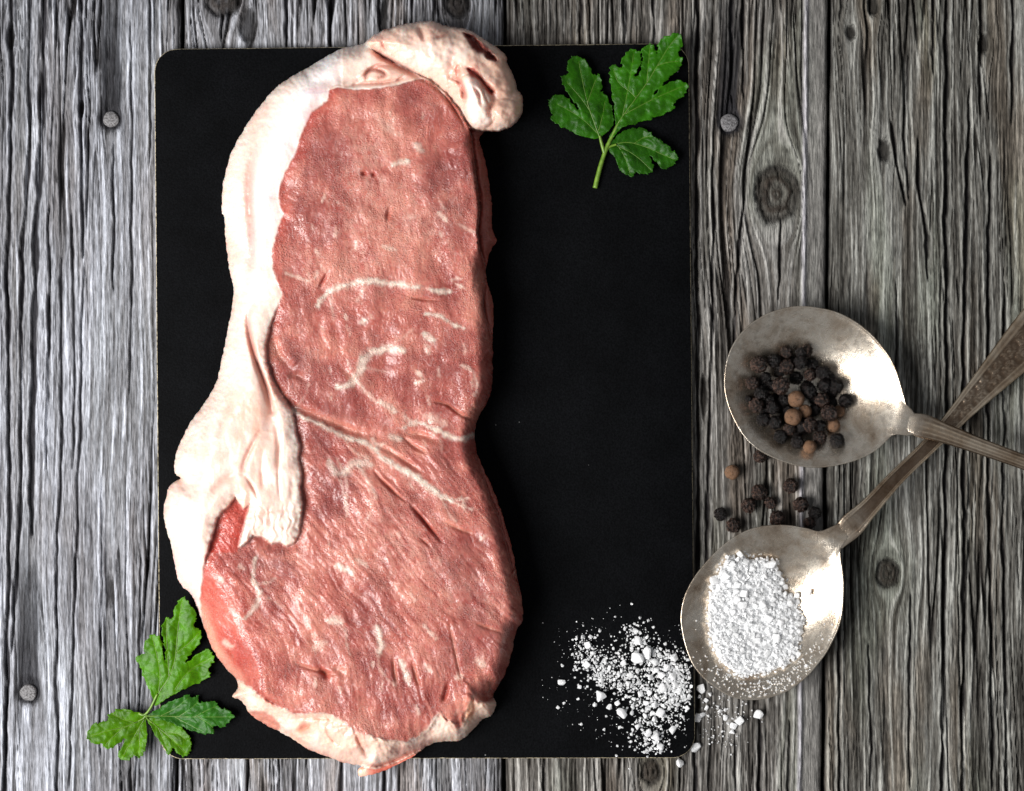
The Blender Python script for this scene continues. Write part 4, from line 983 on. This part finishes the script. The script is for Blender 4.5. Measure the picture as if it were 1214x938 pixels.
def add_pepper(px, py, z, r, kind, label, group=None, i=0):
    o = bpy.data.objects.new('peppercorn', pepper_mesh(kind, i % 5)); C.objects.link(o)
    o.location = W(px, py, z); o.scale = (r*S,)*3
    o.rotation_euler = (random.uniform(0, 6.3), random.uniform(0, 6.3), random.uniform(0, 6.3))
    return tag(o, label, 'peppercorn', group)
IN = [(450,175,50,'brown'),(595,165,50,'brown'),(250,262,62,'brown'),(455,280,58,'brown'),(555,250,52,'black'),(645,262,45,'black'),(630,340,44,'brown'),(725,325,55,'black'),(300,362,42,'black'),(200,400,50,'brown'),(410,420,66,'brown'),(525,365,48,'black'),(820,425,55,'black'),(890,530,52,'black'),(265,475,52,'black'),(320,520,42,'black'),(525,520,60,'tan'),(715,525,55,'brown'),(230,565,55,'brown'),(350,585,50,'black'),(590,610,48,'tan'),(500,655,62,'tan'),(770,625,60,'brown'),(845,610,42,'tan'),(280,672,52,'black'),(370,695,50,'black'),(625,715,56,'brown'),(800,715,50,'tan'),(475,745,45,'brown'),(410,800,52,'black'),(535,840,50,'black'),(700,805,50,'brown'),(830,830,55,'black'),(625,875,48,'tan'),(360,235,50,'black'),(620,465,55,'black'),(430,530,45,'black'),(660,600,45,'black'),(170,520,26,'black'),(740,420,48,'black'),(560,730,44,'black'),(470,610,40,'black'),(340,420,44,'black'),(700,720,44,'black'),(560,175,40,'black')]
q_ = random.Random(4)
IN = IN+[(520+300*math.sqrt(q_.random())*math.cos(a_), 520+310*math.sqrt(q_.random())*math.sin(a_), q_.uniform(40, 50), 'black') for a_ in [k*2.399 for k in range(22)]]
placed = []
FILL = set(IN[-22:])
for i, (zx, zy, zr, kind) in enumerate(sorted(IN, key=lambda q: (q not in FILL, -math.hypot(q[0]-520, q[1]-520)))):
    px, py, r = zx/6.256+860, zy/6.256+390, zr/6.256*1.04
    z = float(B1.z_at(np.array(px), np.array(py)))+r*.97
    for (a, b, c, d) in placed:
        hd = math.hypot(px-a, py-b); rr = (r+d)*.93
        if hd < rr: z = max(z, min(c+math.sqrt(rr*rr-hd*hd), c+d*1.25)) if hd < rr*.96 else z
    zb = float(B1.z_at(np.array(px), np.array(py)))
    z = zb+r*.75 if (zx, zy, zr, kind) in FILL else min(z, zb+r*2.1)
    placed.append((px, py, z, r))
    add_pepper(px, py, z, r, kind, {'black': 'black wrinkled peppercorn in the heap in the upper spoon bowl', 'brown': 'dark brown wrinkled peppercorn in the heap in the upper spoon bowl', 'tan': 'light tan peppercorn among the dark ones in the upper spoon bowl'}[kind],
               {'black': 'black peppercorns heaped in the upper spoon', 'brown': 'brown peppercorns heaped in the upper spoon', 'tan': 'tan peppercorns heaped in the upper spoon'}[kind], i)
LOOSE = [(255,268,60,'tan','light tan peppercorn alone on the wood beside the board edge'),
 (475,138,54,'brown','brown peppercorn half hidden under the rim of the upper spoon'),
 (525,132,40,'black','black peppercorn tucked deepest under the rim of the upper spoon'),
 (720,375,62,'brown','wrinkled peppercorn alone on the wood midway between the two spoon bowls'),
 (470,427,65,'brown','topmost wrinkled peppercorn of the touching trio on the wood'),
 (385,532,60,'brown','left wrinkled peppercorn of the touching trio on the wood'),
 (560,512,49,'brown','smallest right-hand peppercorn of the touching trio on the wood'),
 (165,602,54,'black','smooth black peppercorn on the wood nearest the black board'),
 (265,692,60,'brown','wrinkled peppercorn on the wood touching the smooth black one near the board'),
 (615,637,65,'brown','wrinkled peppercorn on the wood against the top rim of the salt spoon'),
 (800,525,62,'brown','rough peppercorn with a tan spot, above the bluish black one near the salt spoon neck'),
 (910,592,54,'black','bluish black peppercorn near the neck of the salt spoon'),
 (870,672,50,'brown','small wrinkled peppercorn touching the rim beside the salt spoon neck')]
for i, (zx, zy, zr, kind, lab) in enumerate(LOOSE):
    r = zr/6.7; add_pepper(zx/6.7+830, zy/6.7+520, r*.93-1.5, r, kind, lab, 'loose peppercorns on the wood', i)

# ------------------------------------------------------------------ salt
def crystal_mesh(k):
    r_ = random.Random(100+k); bm = bmesh.new()
    n = r_.choice([12, 14, 16])
    cube = k == 0
    for i in range(n):
        if cube and i < 8: v = Vector([(1 if i & 1 else -1)*r_.uniform(.6, .8), (1 if i & 2 else -1)*r_.uniform(.6, .85), (1 if i & 4 else -1)*r_.uniform(.5, .7)])
        else:
            v = Vector((r_.gauss(0, 1), r_.gauss(0, 1), r_.gauss(0, 1))); v.normalize(); v.z *= .75; v.x *= (1.0, 1.25, .8)[k % 3]; v *= r_.uniform(.75, 1.1)
        bm.verts.new(v)
    bmesh.ops.convex_hull(bm, input=bm.verts)
    for v in [v for v in bm.verts if not v.link_faces]: bm.verts.remove(v)
    bmesh.ops.bevel(bm, geom=list(bm.edges), offset=.11, segments=1, affect='EDGES', clamp_overlap=True)
    return bm_mesh(bm, 'salt_crystal', M_SALT, False)
CRY = [crystal_mesh(k) for k in range(10)]
def add_salt(px, py, z, r, label, group, sx=1.0, rz=None):
    o = bpy.data.objects.new('salt_crystal', CRY[random.randrange(10)]); C.objects.link(o)
    o.location = W(px, py, z); o.scale = (r*S*sx, r*S, r*S*.85)
    o.rotation_euler = (random.uniform(-.35, .35), random.uniform(-.35, .35), random.uniform(0, 6.3) if rz is None else rz)
    return tag(o, label, 'salt crystal', group)
def grains(name, items, label, cat=None):
    """many tiny grains as one object"""
    V = []; F = []; base = 0
    oc = np.array([(1, 0, 0), (-1, 0, 0), (0, 1, 0), (0, -1, 0), (0, 0, 1), (0, 0, -1)], float)
    of = np.array([(0, 2, 4), (2, 1, 4), (1, 3, 4), (3, 0, 4), (2, 0, 5), (1, 2, 5), (3, 1, 5), (0, 3, 5)])
    cb = np.array([(x, y, z) for x in (-.75, .75) for y in (-.75, .75) for z in (-.6, .6)], float)
    cf = np.array([(0, 1, 3), (0, 3, 2), (4, 6, 7), (4, 7, 5), (0, 4, 5), (0, 5, 1), (2, 3, 7), (2, 7, 6), (0, 2, 6), (0, 6, 4), (1, 5, 7), (1, 7, 3)])
    for (px, py, z, r) in items:
        b, f = (oc, of) if rng.random() < .45 else (cb, cf)
        p = b*(1+rng.normal(0, .22, b.shape)); a = rng.random()*6.3; e = rng.normal(0, .4)
        R = np.array(Matrix.Rotation(a, 3, 'Z') @ Matrix.Rotation(e, 3, 'X'))
        V.append(p@R.T*r*S+np.array(W(px, py, z))); F.append(f+base); base += len(b)
    o = link(name, make_mesh(name, np.concatenate(V), np.concatenate(F), M_SALT, smooth=False))
    return tag(o, label, cat, None, 'stuff')
# heap in the lower spoon
HEAP = catmull([(x/4.69+800, y/4.69+640) for x, y in [(280,92),(335,95),(378,66),(425,95),(480,80),(525,98),(585,105),(582,160),(622,230),(615,290),(680,315),(695,375),(730,480),(698,560),(700,635),(640,685),(570,735),(480,755),(400,772),(320,745),(240,680),(200,600),(175,450),(178,330),(212,225)]], 3)
def heap_z(X, Y):
    d = sdf(HEAP, X, Y)
    return B2.z_at(X, Y)+19*np.sqrt(np.clip(1-(1-np.clip(d/58., 0, 1))**2, 0, 1)), d
def heap():
    st = 1.4
    X, Y = np.meshgrid(np.arange(830, 962, st), np.arange(648, 812, st))
    z, d = heap_z(X, Y); z = z-2.5+2.0*pn(X/5., Y/5., 250)+1.0*pn(X/2.6, Y/2.6, 251)
    ok = d > 2.5; cell = ok[:-1, :-1] & ok[1:, :-1] & ok[1:, 1:] & ok[:-1, 1:]
    ndx = np.arange(X.size).reshape(X.shape)
    F = np.stack([ndx[:-1, :-1], ndx[1:, :-1], ndx[1:, 1:], ndx[:-1, 1:]], -1)[cell]
    V, F = compress(Wn(X, Y, z).reshape(-1, 3), F)
    E, own = boundary(F); b0 = len(V); low = V.copy(); low[:, 2] -= 5*S
    Fall = np.concatenate([F, np.stack([E[:, 1], E[:, 0], E[:, 0]+b0, E[:, 1]+b0], -1)])
    tag(link('salt_heap', make_mesh('salt_heap', np.concatenate([V, low]), Fall, M_SALT, smooth=False)), 'heap of fine white salt filling the lower spoon bowl under the coarse crystals', None, None, 'stuff')
    pts = []; tries = 0
    while len(pts) < 185 and tries < 20000:
        tries += 1
        x = random.uniform(830, 960); y = random.uniform(650, 810)
        zz, d = heap_z(np.array([x]), np.array([y]))
        if d[0] < .5: continue
        fine = sst(735, 790, y-(x-890)*.25)
        r = random.uniform(3.4, 6.4)*(1-.5*float(fine))
        if any(math.hypot(x-a, y-b) < (r+c)*.62 for a, b, c in pts): continue
        pts.append((x, y, r))
        add_salt(x, y, float(zz[0])+random.uniform(-.35, .45)*r-1.0, r, 'coarse white salt crystal on the heap in the lower spoon', 'salt crystals heaped in the lower spoon', random.uniform(.8, 1.25))
    it = []
    for k in range(1500):
        x = random.uniform(828, 962); y = random.uniform(645, 815); zz, d = heap_z(np.array([x]), np.array([y]))
        if d[0] < -1.5: continue
        it.append((x, y, float(zz[0])-1.0, random.uniform(1.0, 2.4)))
    grains('salt_grains', it, 'fine salt grains between the coarse crystals in the lower spoon')
    add_salt(961, 703, float(B2.z_at(np.array(961.), np.array(703.)))+4.5, 5.6, 'lone white salt crystal resting on bare silver beside the heap in the lower spoon', 'salt crystals heaped in the lower spoon')
    add_salt(945, 706, float(B2.z_at(np.array(945.), np.array(706.)))+3, 4.0, 'small white salt crystal between the heap and the lone crystal in the lower spoon', 'salt crystals heaped in the lower spoon')
    it = []
    for k in range(330):                                   # dust along the lower rim of the bowl
        a = random.gauss(1.45, .55); q = random.uniform(.80, .99)
        x = B2.c[0]+math.cos(a)*q*float(B2.R(np.array(a))); y = B2.c[1]+math.sin(a)*q*float(B2.R(np.array(a)))
        it.append((x, y, float(B2.z_at(np.array(x), np.array(y)))+.6, abs(random.gauss(.55, .35))+.25))
    grains('salt_dust', it, 'salt dust sprinkled along the lower rim of the salt spoon')
heap()
BIG = [(330,560,42),(435,648,38),(520,290,26),(520,372,38),(565,350,34),(695,370,28),(578,465,20),(628,805,26),(600,755,34),(570,735,30),(515,708,28),(628,638,30),(688,722,24),(340,480,17),(235,512,14),(150,408,12),(275,308,24),(130,612,12),(355,722,16),(243,695,11),(766,570,15),(720,530,24),(640,515,30),(470,490,26),(420,592,18),(270,405,24),(310,600,16),(380,608,20),(250,268,14),(288,268,14),(510,240,20),(490,640,18),(555,650,24),(600,600,22),(690,460,30),(660,420,26),(740,430,16),(700,500,22),(450,395,20),(385,420,24),(360,395,20),(300,350,22),(425,455,22),(400,500,20),(530,545,22),(575,540,18),(495,610,16),(560,590,20),(650,560,20),(690,575,18),(715,570,16),(760,615,16),(755,510,14),(540,625,18),(600,670,20),(640,660,14),(710,700,12),(560,790,14),(580,815,14),(485,780,12),(505,820,10),(420,800,10),(333,238,12),(530,175,11),(515,210,11),(595,220,10),(490,107,9),(490,325,12),(400,325,13),(205,432,10),(228,570,12),(158,592,9),(365,655,9),(430,710,12),(415,848,9),(566,852,9),(450,210,8),(253,212,9),(440,430,20),(480,455,20),(600,390,28),(635,455,24),(610,430,20),(465,560,18),(500,570,16),(670,620,12),(590,640,20),(570,620,16)]
SB = 'coarse white salt crystal in the scatter on the lower right of the black board'
for (x, y, r) in BIG:
    px, py, rr = x/4.114+630, y/4.114+690, r/4.114*(1.08 if r > 33 else .82)
    lab, g = SB, 'salt crystals scattered on the board'
    if (x, y) == (435, 648): lab = 'largest rounded white salt crystal on the black board'
    if (x, y) == (330, 560): lab = 'large angular white salt crystal at the lower left of the salt scatter on the board'
    add_salt(px, py, BT+rr*.55, rr, lab, g)
add_salt(145/4.114+630, 488/4.114+690, BT+2.5, 4.2, 'oblong white salt crystal lying apart on the left of the salt scatter', 'salt crystals scattered on the board', 1.9, .05)
TAB = [(830,522,24),(800,803,28),(722,882,24),(1105,648,26),(1016,676,22),(980,735,21),(945,660,18),(808,662,22),(850,612,18),(985,702,18),(832,650,14),(862,655,12),(920,630,12),(908,608,8),(870,545,15),(852,578,12),(975,795,10),(960,690,9),(930,730,8),(480,912,9),(982,668,10),(945,625,9),(780,740,8),(820,560,10)]
ST = 'white salt crystal on the wood between the board corner and the lower spoon'
for (x, y, r) in TAB:
    px, py, rr = x/4.114+630, y/4.114+690, r/4.114*1.08
    lab = ST
    if (x, y) == (1105, 648): lab = 'elongated white salt crystal on the wood, farthest below the salt spoon'
    if (x, y) == (800, 803): lab = 'largest white salt crystal on the wood beside the rounded board corner'
    if (x, y) == (722, 882): lab = 'white salt crystal just past the bottom edge of the black board'
    add_salt(px, py, rr*.6-1.5, rr, lab, 'salt crystals on the wood', 1.35 if (x, y) == (1105, 648) else 1.0, 1.3 if (x, y) == (1105, 648) else None)
it = []
PATHS = [([(240,300),(300,400),(400,460),(500,520)],42,520,(.5,2.0)), ([(500,260),(560,350),(660,400),(720,430),(750,540)],46,600,(.5,2.2)), ([(560,560),(560,680),(600,770),(590,840)],48,420,(.5,2.0)), ([(640,480),(700,560),(660,600)],45,330,(.6,2.2)), ([(330,420),(520,470),(690,480)],70,520,(.4,1.6)),
         ([(200,320),(420,330),(640,300),(740,420)],90,170,(.3,.8)), ([(180,560),(350,650),(500,760),(650,800)],80,150,(.3,.8)), ([(700,650),(720,720)],30,60,(.4,1.3))]
for pts, sg, n, (a, b) in PATHS:
    P = catmull(pts, 8, False)
    for k in range(n):
        q = P[random.randrange(len(P))]; x = random.gauss(q[0], sg); y = random.gauss(q[1], sg)
        px, py = x/4.114+630, y/4.114+690
        if px > 820 or py > 895: continue
        r = a+(b-a)*random.random()**1.8
        it.append((px, py, BT+r*.6, r))
grains('salt_grains', it, 'fine white salt grains scattered over the lower right of the black board')
it = []
for k in range(130):
    x = random.gauss(930, 70); y = random.gauss(640, 80); px, py = x/4.114+630, y/4.114+690
    if px < 828 or math.hypot(px-B2.c[0], py-B2.c[1]) < 96: continue
    it.append((px, py, .2, random.uniform(.4, 1.3)))
grains('salt_dust', it, 'fine salt grains on the wood below the lower spoon')
